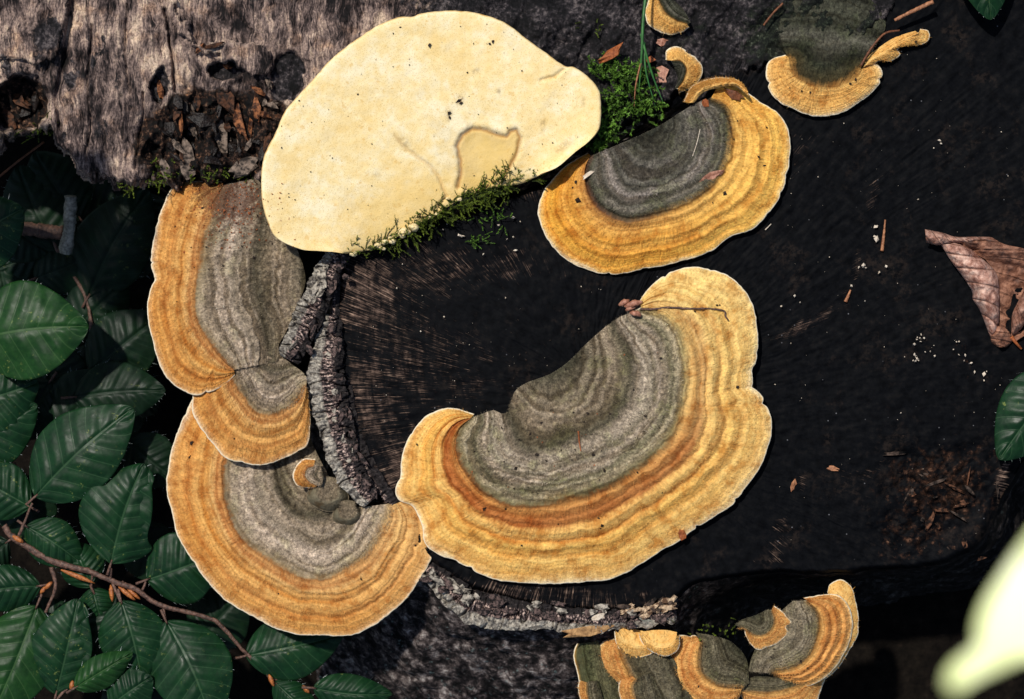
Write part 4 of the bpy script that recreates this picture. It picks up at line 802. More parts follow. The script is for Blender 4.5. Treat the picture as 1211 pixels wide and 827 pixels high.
# ------------------------------------------------------------------ leaves and twigs
def beech_leaf(parent, base, tip, width, hb, ht, mat='leaf', roll=0.0, arch=10, droop=12, seed=0, nvein=8, fold=None, name='leaf', petiole=True, pleat=1.0):
    r = np.random.RandomState(seed); n, m = 72, 41
    b, e = np.array(base, float), np.array(tip, float); ax = e - b; L = np.hypot(*ax); ax /= L; sd = np.array([-ax[1], ax[0]])
    t = np.linspace(0, 1, n); s = np.linspace(-1, 1, m)
    prof = np.sin(math.pi * t ** .86) ** .68 * (1 - .18 * t) + .0
    prof = prof / prof.max(); hw = width * .5 * prof
    saw = 1 - .005 * np.abs(((t * nvein * 1.0) % 1) - .5) * 2 + .03 * fbm(t * 10, t * 0, 1, 2, seed)
    T_, S_ = np.meshgrid(t, s, indexing='ij')
    bend = (r.rand() - .5) * .16 * L * np.sin(math.pi * t) * .5
    wav = 1 + (np.abs(S_) ** 4) * (saw[:, None] - 1)
    off = S_ * hw[:, None] * wav
    cx = b[0] + ax[0] * (T_ * L) + sd[0] * (off + bend[:, None]); cy = b[1] + ax[1] * (T_ * L) + sd[1] * (off + bend[:, None])
    # lateral veins sweep forward
    fx = ax[0] * np.abs(S_) * hw[:, None] * .12; fy = ax[1] * np.abs(S_) * hw[:, None] * .12; cx = cx + fx * (1 - T_); cy = cy + fy * (1 - T_)
    ph = (T_ - .17 * np.abs(S_)) * nvein
    h_ = hb + (ht - hb) * T_ + arch * np.sin(math.pi * T_) - droop * np.abs(S_) ** 2 * prof[:, None] + roll * off
    h_ = h_ + pleat * .7 * np.cos(2 * math.pi * ph) * (1 - np.abs(S_) ** 6) * np.minimum(1, np.abs(S_) * 5) - 2.0 * np.exp(-(S_ / .07) ** 2) + 10 * fbm(cx, cy, 55, 3, seed + 3) + np.abs(S_) ** 3 * 7 * fbm(T_ * L, S_ * 3 + 10, 16, 2, seed + 4)
    if fold:     # (side, start, amount): fold one margin over
        sg, st, am = fold; q = np.clip((S_ * sg - st) / (1 - st), 0, 1); wob = sstep(.12, .4, T_) * (1 - sstep(.75, 1, T_))
        k = q * wob; d = k * (1 - st) * hw[:, None] * sg
        th = k * math.pi * am
        cx = cx - sd[0] * d * (1 - np.cos(th) * .9); cy = cy - sd[1] * d * (1 - np.cos(th) * .9); h_ = h_ + np.sin(th * .5) * 13
    V = np.stack([cx, cy, h_], -1).reshape(-1, 3); uv = np.stack([T_, S_], -1).reshape(-1, 2)
    fq = gridfaces(n, m); 
    # back side 0.6 units lower keeps the blade a closed, thin solid
    V2 = V.copy(); V2[:, 2] -= .9
    rimi = np.concatenate([np.arange(m), np.arange(1, n) * m + m - 1, (n - 1) * m + np.arange(m - 2, -1, -1), np.arange(n - 2, 0, -1) * m])
    rn = np.roll(rimi, -1); N = n * m
    skirt = np.stack([rimi, rn, rn + N, rimi + N], 1)
    vs = [V, V2]; fsq = [fq, fq[:, ::-1] + N, skirt]; ft = []; mi = [0] * (2 * len(fq) + len(skirt)); cnt = 2 * N; uvs = [uv, uv]; rnd = [np.zeros(2 * N)]
    if petiole:
        pb = b - ax * min(14, L * .14); pv, pf = tube([(pb[0], pb[1], hb + 1), (b[0], b[1], hb + 1.5), tuple(np.r_[b + ax * 5, h_[3, m // 2] + .6])], [1.7, 1.4, 1.0], 6)
        vs.append(pv); fsq.append(pf[0] + cnt); ft.append(pf[1] + cnt); mi += [1] * len(pf[0]); npt = len(pf[1]); cnt += len(pv); uvs.append(np.zeros((len(pv), 2))); rnd.append(np.zeros(len(pv)))
    else: npt = 0
    # hairs at the margin
    hb_, hd_ = [], []
    G = np.stack([cx, cy, h_], -1)
    for k in range(24):
        i = r.randint(4, n - 1); sgn = r.choice([0, m - 1]); q = G[i, sgn]; o2 = sd * (1 if sgn else -1) + ax * (.5 + r.rand() * .6)
        vein = abs(((t[i] - .17) * nvein) % 1 - .5)
        hb_.append(q); hd_.append(np.r_[o2, r.randn() * .4] * (.8 + 1.3 * r.rand() + (3.5 if r.rand() < .2 else 0)))
    hv, hf = hair_geo(np.array(hb_), np.array(hd_), .25)
    vs.append(hv); ft.append(hf + cnt); uvs.append(np.zeros((len(hv), 2))); rnd.append(np.repeat(r.rand(len(hf)), 3))
    mi = mi + [1] * npt + [2] * len(hf)
    return meshobj(name, np.vstack(vs), [np.vstack(fsq), np.vstack(ft)], [MAT[mat], MAT['twig'], MAT['cilia']], parent, uv=np.vstack(uvs), attrs={'rnd': np.concatenate(rnd)}, matidx=mi)
def twig_part(parent, pts, r0, r1, name='twig', seed=0, mat='twig'):
    p = curve(pts, 14 * len(pts)); p = p + .8 * np.stack([fbm(p[:, 0], p[:, 1], 9, 2, seed + k) for k in range(3)], 1) * 2
    rad = np.linspace(r0, r1, len(p)) * (1 + .35 * fbm(p[:, 0], p[:, 1], 7, 2, seed + 7))
    v, f = tube(p, rad, 10, .25, seed); return meshobj(name, v, f, MAT[mat], parent)
def bud_part(parent, a, b, w, z):
    a, b = np.array(a, float), np.array(b, float); t = np.linspace(0, 1, 9)
    p = np.c_[a[None] + (b - a)[None] * t[:, None], z + 2 * np.sin(t * 3)]
    v, f = tube(p, w * np.sin(np.clip(t * .93 + .05, 0, 1) * math.pi) ** .8 + .25, 8, .2, int(a[0])); return meshobj('bud', v, f, MAT['bud'], parent)

br = thing('beech_branch', 'beech twig with green leaves and orange buds running along the lower left corner', 'branch', (60, 662, -90))
BP = [(5, 622, -84), (15, 635, -84), (60, 663, -82), (105, 676, -80), (132, 687, -78), (160, 697, -78), (190, 716, -80), (236, 728, -84), (257, 736, -86), (282, 763, -90), (312, 793, -96), (324, 803, -98), (360, 813, -100), (372, 814, -100)]
twig_part(br, BP, 4.2, 1.6, seed=1)
for k, (pts, a, b) in enumerate((([(61, 671, -82), (65, 695, -84), (54, 725, -88)], 3, 1.6), ([(130, 686, -78), (131, 672, -72)], 2, 1.4), ([(133, 690, -79), (138, 702, -76), (143, 712, -74)], 2, 1.3), ([(193, 718, -82), (196, 732, -80)], 1.8, 1.2), ([(324, 803, -98), (330, 822, -100), (340, 850, -104)], 1.8, 1), ([(168, 700, -80), (172, 688, -78)], 1.8, 1.2), ([(20, 640, -84), (30, 615, -78), (38, 595, -72)], 2.2, 1.3), ([(110, 680, -82), (108, 694, -86)], 1.7, 1.1), ([(88, 806, -84), (72, 822, -84), (60, 840, -86)], 2, 1.5))):
    twig_part(br, pts, a, b, name='side_shoot', seed=20 + k)
for a, b, w, z in (((53, 697), (62, 688), 2.6, -80), ((48, 702), (54, 694), 2.4, -81), ((84, 816), (86, 805), 2.8, -80), ((72, 674), (112, 690), 2.8, -80), ((131, 692), (133, 712), 2.6, -84), ((140, 694), (160, 710), 2.6, -80), ((15, 634), (28, 642), 3.0, -79), ((318, 798), (324, 812), 2.6, -93), ((358, 811), (366, 820), 2.6, -96), ((150, 696), (166, 709), 2.2, -82)):
    bud_part(br, a, b, w, z)
LV = [  # base, tip, width, h base, h tip, material, roll, extras
 ((41, 588), (158, 482), 98, -74, -66, 'leaf', .12, {}), ((131, 667), (170, 548), 106, -72, -70, 'leaf', -.1, dict(fold=(1, .55, .8))), ((30, 622), (98, 668), 58, -82, -92, 'leaf', 0, {}),
 ((48, 693), (-42, 706), 56, -84, -88, 'leaf', .1, {}), ((44, 716), (-12, 850), 92, -88, -70, 'leaf_lit', .1, {}), ((66, 822), (92, 708), 88, -84, -74, 'leaf', -.1, dict(fold=(1, .6, .8))),
 ((88, 814), (157, 772), 40, -70, -62, 'leaf_lit', 0, {}), ((143, 710), (168, 806), 80, -76, -80, 'leaf', 0, {}), ((196, 734), (252, 862), 98, -80, -72, 'leaf', .08, {}), ((173, 686), (262, 652), 88, -80, -88, 'leaf', -.05, {}),
 ((108, 695), (82, 640), 54, -92, -100, 'leaf', 0, {}), ((109, 695), (120, 736), 46, -92, -98, 'leaf', 0, {}), ((290, 776), (406, 750), 78, -94, -100, 'leaf', .1, {}), ((370, 814), (464, 821), 48, -92, -84, 'leaf', .05, {}), ((324, 806), (378, 856), 42, -98, -98, 'leaf', 0, {}),
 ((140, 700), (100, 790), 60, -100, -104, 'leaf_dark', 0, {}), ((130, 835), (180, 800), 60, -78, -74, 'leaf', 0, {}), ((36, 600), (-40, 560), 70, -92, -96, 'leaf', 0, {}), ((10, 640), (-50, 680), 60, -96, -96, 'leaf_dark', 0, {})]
for i, (b, e, w, hb, ht, mt, rl, kw) in enumerate(LV): beech_leaf(br, b, e, w, hb, ht, mt, rl, seed=700 + i, **kw)
br2 = thing('beech_branch', 'bright toothed beech leaves reaching in from the left edge below the log', 'branch', (-40, 395, -60))
twig_part(br2, [(-60, 300, -62), (-46, 350, -58), (-36, 400, -52), (-40, 470, -60), (-50, 540, -70)], 3.4, 2.4, seed=41)
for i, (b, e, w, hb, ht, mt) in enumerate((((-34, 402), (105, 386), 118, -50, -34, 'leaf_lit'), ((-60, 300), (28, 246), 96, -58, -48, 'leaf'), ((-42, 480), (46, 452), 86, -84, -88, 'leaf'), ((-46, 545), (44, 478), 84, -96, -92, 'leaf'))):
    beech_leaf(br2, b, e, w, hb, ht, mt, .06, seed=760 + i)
br3 = thing('beech_branch', 'dim beech leaves in deep shade behind the tan left brackets', 'branch', (110, 400, -150))
twig_part(br3, [(40, 560, -150), (70, 500, -146), (105, 440, -140), (104, 360, -140), (70, 300, -146), (40, 230, -150)], 3, 2, seed=51)
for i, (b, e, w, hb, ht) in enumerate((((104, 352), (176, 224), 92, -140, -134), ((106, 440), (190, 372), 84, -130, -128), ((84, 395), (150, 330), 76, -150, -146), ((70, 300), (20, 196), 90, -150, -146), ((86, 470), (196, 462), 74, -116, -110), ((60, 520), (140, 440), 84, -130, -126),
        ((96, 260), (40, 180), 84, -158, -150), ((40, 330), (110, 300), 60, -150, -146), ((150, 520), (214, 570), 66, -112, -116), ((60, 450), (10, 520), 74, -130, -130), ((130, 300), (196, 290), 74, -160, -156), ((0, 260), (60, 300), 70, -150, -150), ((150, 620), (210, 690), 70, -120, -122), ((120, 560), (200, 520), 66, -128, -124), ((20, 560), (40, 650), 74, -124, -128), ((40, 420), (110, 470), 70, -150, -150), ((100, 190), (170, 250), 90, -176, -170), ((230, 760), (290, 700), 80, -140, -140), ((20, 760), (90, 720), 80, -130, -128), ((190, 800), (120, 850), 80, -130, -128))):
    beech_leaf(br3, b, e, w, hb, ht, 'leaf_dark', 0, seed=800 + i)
rb = np.random.RandomState(12)
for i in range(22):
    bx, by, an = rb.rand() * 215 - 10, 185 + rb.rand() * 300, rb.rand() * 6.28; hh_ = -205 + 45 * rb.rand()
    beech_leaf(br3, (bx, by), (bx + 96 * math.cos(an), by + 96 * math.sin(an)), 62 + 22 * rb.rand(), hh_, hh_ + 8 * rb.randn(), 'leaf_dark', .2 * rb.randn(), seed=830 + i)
shade_br = thing('beech_branch', 'unseen beech branch added beyond the upper left corner to shade the leaves below the log', 'branch', (-420, -160, 420))  # unseen branch, added only to cast shade on the leaves below the log
twig_part(shade_br, [(-500, -115, 430), (-410, -75, 436), (-310, -25, 436), (-215, 15, 430)], 6, 3, seed=61)
for i, (bx, by, an) in enumerate(((-350, -80, .5), (-330, -75, -.6), (-290, -55, .9), (-260, -45, -.5), (-235, -30, .1), (-235, -30, 1.0), (-380, -95, 1.2))):
    bx += 22; by += 40; beech_leaf(shade_br, (bx, by), (bx + 120 * math.cos(an), by + 120 * math.sin(an)), 84, 430, 420, 'leaf', 0, seed=860 + i)
def one_leaf(name, label, b, e, w, hb, ht, mat, roll=0, seed=0, **k):
    o = beech_leaf(None, b, e, w, hb, ht, mat, roll, seed=seed, name=name, **k); return tag(o, label, 'leaf', 'single green leaves')
one_leaf('green_leaf', 'green beech leaf entering at the right edge below the curled brown leaf', (1268, 436), (1181, 544), 88, 40, 34, 'leaf', 0, 901, arch=6)
one_leaf('green_leaf', 'tip of a green leaf hanging in at the top right edge', (1150, -80), (1172, 24), 66, 44, 36, 'leaf', 0, 902, arch=6)

# blurred leaf close to the lens, its overexposure put into a pale colour
def near_leaf():
    hn = H * .70
    ol = [(1302, 520), (1228, 622), (1203, 656), (1180, 690), (1165, 715), (1156, 742), (1155, 768), (1130, 784), (1119, 801), (1120, 814), (1131, 818), (1150, 806), (1178, 792), (1215, 778), (1270, 780), (1330, 740), (1370, 640)]
    o = curve(ol, 160, closed=True); cn = np.array([1240., 700.]); m = 20; f = np.linspace(0, 1, m)
    Pq = cn + (o - cn)[:, None] * f[None, :, None]
    X, Y = Pq[..., 0], Pq[..., 1]
    z = hn + .09 * (X - 1210) + .078 * (Y - 720) + 1.2 * np.cos((X - 1210) / 40) * f[None]
    V = np.stack([X, Y, z], -1).reshape(-1, 3); V2 = V.copy(); V2[:, 2] -= 1.2
    fq = gridfaces(160, m, cu=True)
    mm = M('overexposed leaf', .42, .6); c = mm.ramp(mm.noise(20, 3), [(.36, (.76, .86, .30, 1)), (.64, (.86, .92, .50, 1))]); mt = mm.done(c, mm.bump(mm.noise(12, 3), .2, 3))
    rim = np.arange(160) * m + m - 1; rn = np.roll(rim, -1); N = len(V)
    o_ = meshobj('pale_leaf', np.vstack([V, V2]), np.vstack([fq, fq[:, ::-1] + N, np.stack([rim, rn, rn + N, rim + N], 1)]), mt)
    tag(o_, 'glaring pale yellow-green leaf, out of focus in the lower right corner', 'leaf')
near_leaf()

# curled dead leaf
def dead_leaf():
    dl = T(1080, 260, 5.168); t = thing('dead_leaf', 'curled dry brown leaf lying on the black wood at the right edge', 'leaf', (1170, 340, 2))
    m = M('dry leaf', .6, .3)
    sep = m.n('ShaderNodeSeparateXYZ'); m.l(m.uv(), sep.inputs[0])
    ph = m.ma('FRACT', m.ma('ADD', m.ma('MULTIPLY', sep.outputs[0], 6.0), m.ma('MULTIPLY', sep.outputs[1], -.9)))
    vein = m.ma('SUBTRACT', 1, m.ss(m.ma('ABSOLUTE', m.ma('SUBTRACT', ph, .5)), .01, .06))
    tone = m.attr('tone')
    a = m.ramp(m.noise(14, 5, .65), [(.36, C8(62, 36, 27)), (.5, C8(126, 82, 60)), (.64, C8(186, 134, 106))])
    b = m.ramp(m.noise(10, 5, .65), [(.36, C8(128, 84, 70)), (.5, C8(190, 144, 126)), (.64, C8(234, 196, 176))])
    c = m.mix(tone, a, b); c = m.mix(m.ma('MULTIPLY', vein, .5), c, C8(92, 60, 44))
    dk = m.ss(m.noise(30, 3), .56, .66); c = m.mix(m.ma('MULTIPLY', dk, .35), c, C8(70, 42, 34))
    mat = m.done(c, m.bump(m.ma('ADD', m.noise(4, 4, .7), m.ma('MULTIPLY', vein, -1.0)), .6, 2.5, m.bump(m.noise(12, 3), .5, 4)))
    def sheet(name, e1, e2, z1, z2, arch, tone, pw=1.0, vk=6, seed=0):
        n, mm_ = 120, 44; a_, b_ = curve(e1, n), curve(e2, n); v = np.linspace(0, 1, mm_); u = np.linspace(0, 1, n)
        Pq = a_[:, None] + (b_ - a_)[:, None] * v[None, :, None]
        vv = v[None] + 0 * u[:, None]; uu = u[:, None] + 0 * v[None]
        z = heights(z1, u)[:, None] * (1 - vv) + heights(z2, u)[:, None] * vv + heights(arch, u)[:, None] * np.sin(math.pi * vv) ** pw
        z = z + 10 * fbm(Pq[..., 0], Pq[..., 1], 9, 3, seed + 1) - 2.2 * np.exp(-((((uu * vk - vv * .9) % 1) - .5) / .1) ** 2) + 5 * fbm(Pq[..., 0], Pq[..., 1], 14, 3, seed)
        V = np.concatenate([Pq, z[..., None]], 2).reshape(-1, 3); V2 = V.copy(); V2[:, 2] -= .8; N = len(V)
        fq = gridfaces(n, mm_); ri = np.concatenate([np.arange(mm_), np.arange(1, n) * mm_ + mm_ - 1, (n - 1) * mm_ + np.arange(mm_ - 2, -1, -1), np.arange(n - 2, 0, -1) * mm_]); rn = np.roll(ri, -1)
        uv = np.stack([uu, vv], -1).reshape(-1, 2)
        return meshobj(name, np.vstack([V, V2]), np.vstack([fq, fq[:, ::-1] + N, np.stack([ri, rn, rn + N, ri + N], 1)]), mat, t, uv=np.vstack([uv, uv]), attrs={'tone': np.full(2 * N, tone)})
    sheet('blade', dl((250, 150), (400, 220), (465, 275), (520, 400), (530, 600), (510, 680), (490, 740)), dl((480, 108), (560, 150), (680, 178), (760, 230), (790, 460), (760, 640), (625, 745)), [14, 16, 12, 8, 6], [26, 30, 30, 16, 6], [6, 4, -14, -16, -4], .08, 1, 5, 951)
    sheet('curled_margin', dl((170, 155), (180, 170), (235, 260), (297, 340), (360, 440), (365, 490), (410, 560), (460, 690), (480, 728)), dl((270, 140), (350, 175), (400, 220), (465, 275), (510, 330), (528, 450), (525, 610), (510, 690), (492, 722)), [10, 10, 6, 4, 4], [12, 14, 16, 14, 6], [12, 22, 26, 22, 6], .95, .6, 6, 952)
    sheet('rolled_tip', dl((72, 58), (180, 80), (260, 104), (380, 104), (470, 106), (495, 116)), dl((80, 140), (150, 155), (250, 146), (350, 140), (440, 128), (490, 122)), [12, 14, 16], [12, 14, 18], [16, 14, 6], .6, .6, 5, 953)
    sheet('folded_side', dl((720, 300), (676, 430), (640, 500), (605, 580), (598, 680)), dl((780, 330), (740, 470), (700, 570), (665, 660), (612, 705)), [12, 12, 8, 5], [20, 20, 14, 6], 12, .35, .7, 4, 954)
    sheet('leaf_base', dl((500, 660), (475, 700), (480, 750), (520, 780)), dl((540, 640), (590, 690), (606, 740), (572, 778)), [6, 5, 4], [8, 8, 5], 10, .1, .7, 3, 955)
    q = dl((600, 715), (630, 755), (662, 790)); v, f = tube([(q[0][0], q[0][1], 9), (q[1][0], q[1][1], 7), (q[2][0], q[2][1], 6)], [2.4, 1.8, 1.4], 7); meshobj('petiole', v, f, MAT['rust'], t)
dead_leaf()

# ------------------------------------------------------------------ moss
MAT['moss'] = hair_mat('moss green', C8(24, 36, 10), C8(120, 138, 44), .6)
MAT['moss_star'] = hair_mat('star moss', C8(8, 26, 8), C8(116, 160, 60), .55)
def moss(name, label, spots, n, ln, mat, leaf=2.6, up=.7, seed=0, lw=.55):
    r = np.random.RandomState(seed); J = Join(); B, D, Wd, A = [], [], [], []
    for i in range(n):
        x, y, z, sx, sy, dx, dy = spots[r.randint(len(spots))]
        p = np.array([x + r.randn() * sx, y + r.randn() * sy, z + r.randn() * 1.5]); d = np.array([dx, dy, up]) + r.randn(3) * .55; d /= np.linalg.norm(d); d *= ln * (.5 + r.rand())
        bend = r.randn(3) * ln * .25; k = 11; tone = np.clip(.28 + .2 * r.randn(), 0, 1)
        for q in range(k):
            f = (q + 1) / k; c = p + d * f + bend * f * f
            for s_ in range(3):
                o = r.randn(3) * .7 + d / ln * .9; B.append(c); D.append(o / np.linalg.norm(o) * leaf * (.7 + .5 * r.rand())); Wd.append(lw); A.append(np.clip(tone + .45 * f ** 2.5 + .12 * r.randn(), 0, 1))
        pv, pf = tube([p, p + d * .5 + bend * .25, p + d + bend], [.45, .4, .25], 3); J.add(pv, pf, tone * .6)
    hv, hf = hair_geo(np.array(B), np.array(D), np.array(Wd)); J.add(hv, hf, np.repeat(np.array(A), 3))
    o = J.build(name, MAT[mat], smooth=False); tag(o, label, 'moss', 'moss on the wood', 'stuff'); return o
edge = curve([(405, 292), (430, 290), (455, 282), (478, 266), (500, 256), (525, 243), (552, 230), (580, 218), (605, 208), (636, 204)], 40)
sp = [(x, y + 4, 20, 5, 3.5, .35, -.55) for x, y in edge] + [(x, y + 9, 15, 6, 4, .3, .4) for x, y in edge[8:34]] + [(470, 275, 18, 8, 8, 0, .6), (575, 222, 26, 12, 7, -.2, -.4), (592, 205, 34, 10, 6, -.3, -.5)]
moss('moss_tuft', 'olive moss growing along the lower edge of the cream bracket', sp, 520, 13, 'moss', 2.4, .55, 1)
moss('moss_tuft', 'bright green star moss beside the grass blades', [(742, 108, 20, 14, 14, -.1, -.3), (728, 128, 18, 10, 14, -.4, .1), (750, 92, 22, 10, 8, .2, -.4), (718, 158, 16, 5, 12, 0, .2), (758, 126, 16, 12, 8, .3, 0), (724, 80, 18, 14, 8, -.1, -.2), (706, 172, 10, 8, 6, -.2, .1)], 330, 12, 'moss_star', 4.2, 1.1, 2, .8)
moss('moss_tuft', 'dull moss hanging from the broken lower edge of the weathered log', [(40, 157, 0, 12, 4, .2, .5), (56, 148, 4, 5, 6, .5, -.2), (192, 200, 8, 5, 8, 0, .6), (185, 210, 4, 8, 4, 0, .5), (250, 205, 8, 16, 5, .1, -.3), (150, 218, 0, 10, 3, 0, .5), (280, 205, 8, 14, 4, .1, .3)], 120, 9, 'moss', 2.2, .6, 3)
moss('moss_tuft', 'few moss shoots at the foot of the sawn edge near the egg-yellow knobs', [(830, 740, -6, 16, 6, 0, .2), (860, 742, -10, 10, 6, 0, .2), (700, 32, 14, 10, 6, 0, -.3)], 26, 6, 'moss', 1.8, .6, 4)
moss('moss_tuft', 'wet blue-green moss strands on black wood under the cream bracket', [(560, 285, 3, 10, 4, .4, .2), (578, 262, 6, 10, 8, .2, .5), (590, 250, 8, 8, 6, 0, .5)], 44, 9, 'moss_star', 1.8, .4, 5)

# small things settle on whatever lies below them
bpy.context.view_layer.update()
dg = bpy.context.evaluated_depsgraph_get()
def drop(x, y):
    a = Vector(W(np.array([x, y, 200.0])).tolist()); b = Vector(W(np.array([x, y, -250.0])).tolist())
    hit, loc, *_ = sc.ray_cast(dg, a, (b - a).normalized())
    return loc.z / S if hit else -200

# ------------------------------------------------------------------ grass, straws, small litter
MAT['grass'] = simple('grass blade', C8(34, 82, 34), C8(66, 124, 58), 9, .45, .4, .2)
MAT['straw'] = simple('dry straw', C8(110, 64, 40), C8(198, 138, 96), 4, .55, .35, .5)
MAT['strand'] = simple('dark brown strand', C8(70, 38, 22), C8(140, 84, 50), 4, .55, .35, .5)
def blade(label, pts, w, mat='grass', name='grass_blade', cat='grass blade', group='grass blades'):
    p = curve(pts, 40); t = np.gradient(p[:, :2], axis=0); t /= np.linalg.norm(t, axis=1)[:, None]; nrm = np.c_[-t[:, 1], t[:, 0], np.zeros(40)]
    ww = w * (1 - np.linspace(0, 1, 40) ** 2.2 * .85)
    V = np.stack([p - nrm * ww[:, None] + [0, 0, .5], p - [0, 0, .6], p + nrm * ww[:, None] + [0, 0, .5], p + [0, 0, .1]], 1)
    o = meshobj(name, V.reshape(-1, 3), gridfaces(40, 4, cv=True), MAT[mat]); return tag(o, label, cat, group)
blade('longest grass blade crossing the moss from the top edge', [(766, -20, 40), (761, 20, 44), (759, 60, 42), (757, 90, 36), (755, 112, 30)], 1.9)
blade('grass blade bending right over the dry leaf scrap', [(758, 40, 40), (763, 60, 42), (772, 90, 36), (784, 121, 28)], 1.5)
blade('short grass blade between the two longer ones', [(762, 50, 38), (764, 85, 36), (775, 126, 28)], 1.2)
blade('brownish withered grass blade standing left of the green ones', [(759, 70, 40), (752, 100, 36), (750, 126, 30)], 1.0, 'straw')
def rod(name, label, pts, r0, r1, mat, cat, group=None, seed=0):
    if name in ('needle', 'wood_splinter'): pts = [(x, y, drop(x, y) + r0 + .5 + .1 * k) for k, (x, y, _) in enumerate(pts)]
    p = curve(pts, 30); v, f = tube(p, np.linspace(r0, r1, 30) * (1 + .3 * fbm(p[:, 0], p[:, 1], 5, 2, seed)), 8, .2, seed); return tag(meshobj(name, v, f, MAT[mat]), label, cat, group)
rod('straw', 'pale brown straw slanting at the top right edge', [(1058, 24, 22), (1078, 14, 24), (1104, 2, 26)], 1.8, 2.6, 'straw', 'straw', None, 1)
rod('straw', 'brown fibre curving beside the tongue-shaped bracket', [(1018, 78, 22), (1030, 58, 24), (1046, 40, 24), (1064, 36, 22)], 1.6, 1.0, 'strand', 'straw', None, 2)
rod('straw', 'reddish straw at the top edge left of the green felted bracket', [(903, 30, 20), (914, 16, 22), (926, 4, 24)], 1.2, 1.4, 'strand', 'straw', None, 3)
rod('wood_splinter', 'longer orange splinter standing on the black wood at right', [(1043, 297, 8), (1045, 280, 10), (1047, 260, 8)], 2.2, .9, 'straw', 'splinter', 'splinters on the black wood', 4)
rod('wood_splinter', 'shorter orange splinter below the long one on the black wood', [(1000, 357, 7), (1003, 350, 8), (1006, 343, 7)], 2.4, 1.1, 'straw', 'splinter', 'splinters on the black wood', 5)
rod('wood_splinter', 'thin pale sliver right of the yellow-rimmed bracket', [(905, 272, 8), (912, 265, 8)], .7, .5, 'crumb_pale', 'splinter', 'splinters on the black wood', 6)
rod('needle', 'orange needle sticking up in the felt of the central bracket', [(684, 510, 44), (685, 522, 46), (687, 534, 43)], 1.0, .6, 'rust', 'needle', None, 7)
rod('needle', 'pale thread on the dark felt of the upper right bracket', [(819, 185, 38), (824, 170, 40), (828, 153, 38)], .6, .5, 'crumb_pale', 'needle', None, 8)
rod('dead_stick', 'grey lichened stick end standing among the dark leaves at left', [(77, 300, -110), (82, 270, -104), (84, 232, -98)], 8, 7.5, 'bark_grey' if 'bark_grey' in MAT else MAT.setdefault('bark_grey', simple('grey stick bark', C8(74, 76, 68), C8(176, 176, 164), 6, .8, .25, .9)) and 'bark_grey', 'stick', None, 9)
rod('dead_stick', 'dim brown stick lying flat behind the dark leaves', [(10, 268, -140), (40, 272, -138), (74, 276, -136)], 9, 8, 'twig', 'stick', None, 10)
rod('dead_stick', 'thin reddish twig slanting at the left edge under the log', [(-14, 220, -70), (20, 192, -66), (52, 168, -62)], 1.5, 1.2, 'strand', 'stick', None, 11)
# dry stalk with bud scales on the central bracket
st = thing('dry_stalk', 'dry purple-brown stalk with papery scales lying across the central bracket', 'stalk', (740, 366, 42))
twig_part(st, [(x, y, drop(x, y) + 2.2) for x, y in ((757, 366), (770, 366), (792, 364), (820, 365), (854, 367), (858, 374), (861, 379))], 1.3, 1.0, seed=71)
MAT['scale'] = simple('papery scale', C8(120, 66, 44), C8(206, 150, 124), 5, .5, .4, .6)
for a, b, w in (((745, 370), (757, 372), 3), ((738, 362), (760, 357), 4.2), ((732, 361), (744, 355), 3.5), ((752, 368), (758, 374), 2.4), ((740, 367), (752, 362), 3)):
    t_ = np.linspace(0, 1, 9); p = np.c_[np.array(a)[None] + (np.array(b) - np.array(a))[None] * t_[:, None], max(30, drop(*b)) + 4 + 3 * np.sin(t_ * 3)]
    v, f = tube(p, w * np.sin(np.clip(t_ * .9 + .06, 0, 1) * 3.14) ** .7 + .2, 7, .5, int(w * 10)); meshobj('scale', v, f, MAT['scale'], st)
# scraps and crumbs
def scrap(label, c, size, tilt, mat, seed, name='litter_scrap', cat='litter'):
    c = (c[0], c[1], max(c[2] - 25, drop(c[0], c[1]) + size[2] * .3))
    v, f = chunk(c, size, seed, tilt); return tag(meshobj(name, v, f, MAT[mat], smooth=False), label, cat, 'scraps of litter')
scrap('brown dry leaf scrap between grass blades and the hooked bracket', (779, 90, 20), (16, 22, 5), .3, 'scale', 1001)
scrap('shiny red-brown bud below the half-round peach bracket', (783, 50, 20), (14, 8, 6), .2, 'scale', 1002)
scrap('small red-brown seed in the moss', (768, 71, 20), (9, 9, 6), .4, 'rust', 1003)
scrap('curled tan leaf crumb left of the grass', (722, 66, 18), (26, 12, 6), -.6, 'rust', 1004)
scrap('dark brown crumb on the shaggy orange tongue', (868, 112, 40), (22, 10, 8), .5, 'strand', 1005)
scrap('white wood chip on the left rim of the upper right bracket', (696, 206, 24), (16, 6, 4), -.65, 'crumb_pale', 1006)
scrap('pinkish leaf fragment at the felt edge of the upper right bracket', (842, 208, 30), (26, 8, 3), -.45, 'scale', 1007)
scrap('red-orange flake under the right rim of the central bracket', (807, 632, 12), (7, 12, 4), .2, 'rust', 1008)
scrap('small orange flake on the black wood below right of the central bracket', (985, 554, 8), (10, 7, 4), .3, 'straw', 1009)
scrap('upright orange flake on the black wood near the right rim', (938, 574, 8), (5, 15, 4), .3, 'straw', 1010)
scrap('tan crumbly lump under the bark edge left of the egg-yellow knobs', (697, 747, -12), (46, 11, 8), -.12, 'bark_tan' if 'bark_tan' in MAT else MAT.setdefault('bark_tan', simple('tan crumbly rot', C8(110, 78, 50), C8(208, 164, 112), 6, .8, .2, .9)) and 'bark_tan', 1011)
scrap('pale grey wood piece above the right egg-yellow knob', (768, 734, -2), (22, 10, 8), .2, 'bark_grey', 1012)
scrap('white shell-like flake on the sawn edge at the bottom', (707, 730, 8), (17, 9, 3), -.2, 'crumb_pale', 1013)
scrap('red bud at the top of the upper right felt', (834, 122, 40), (7, 10, 5), .1, 'rust', 1014)
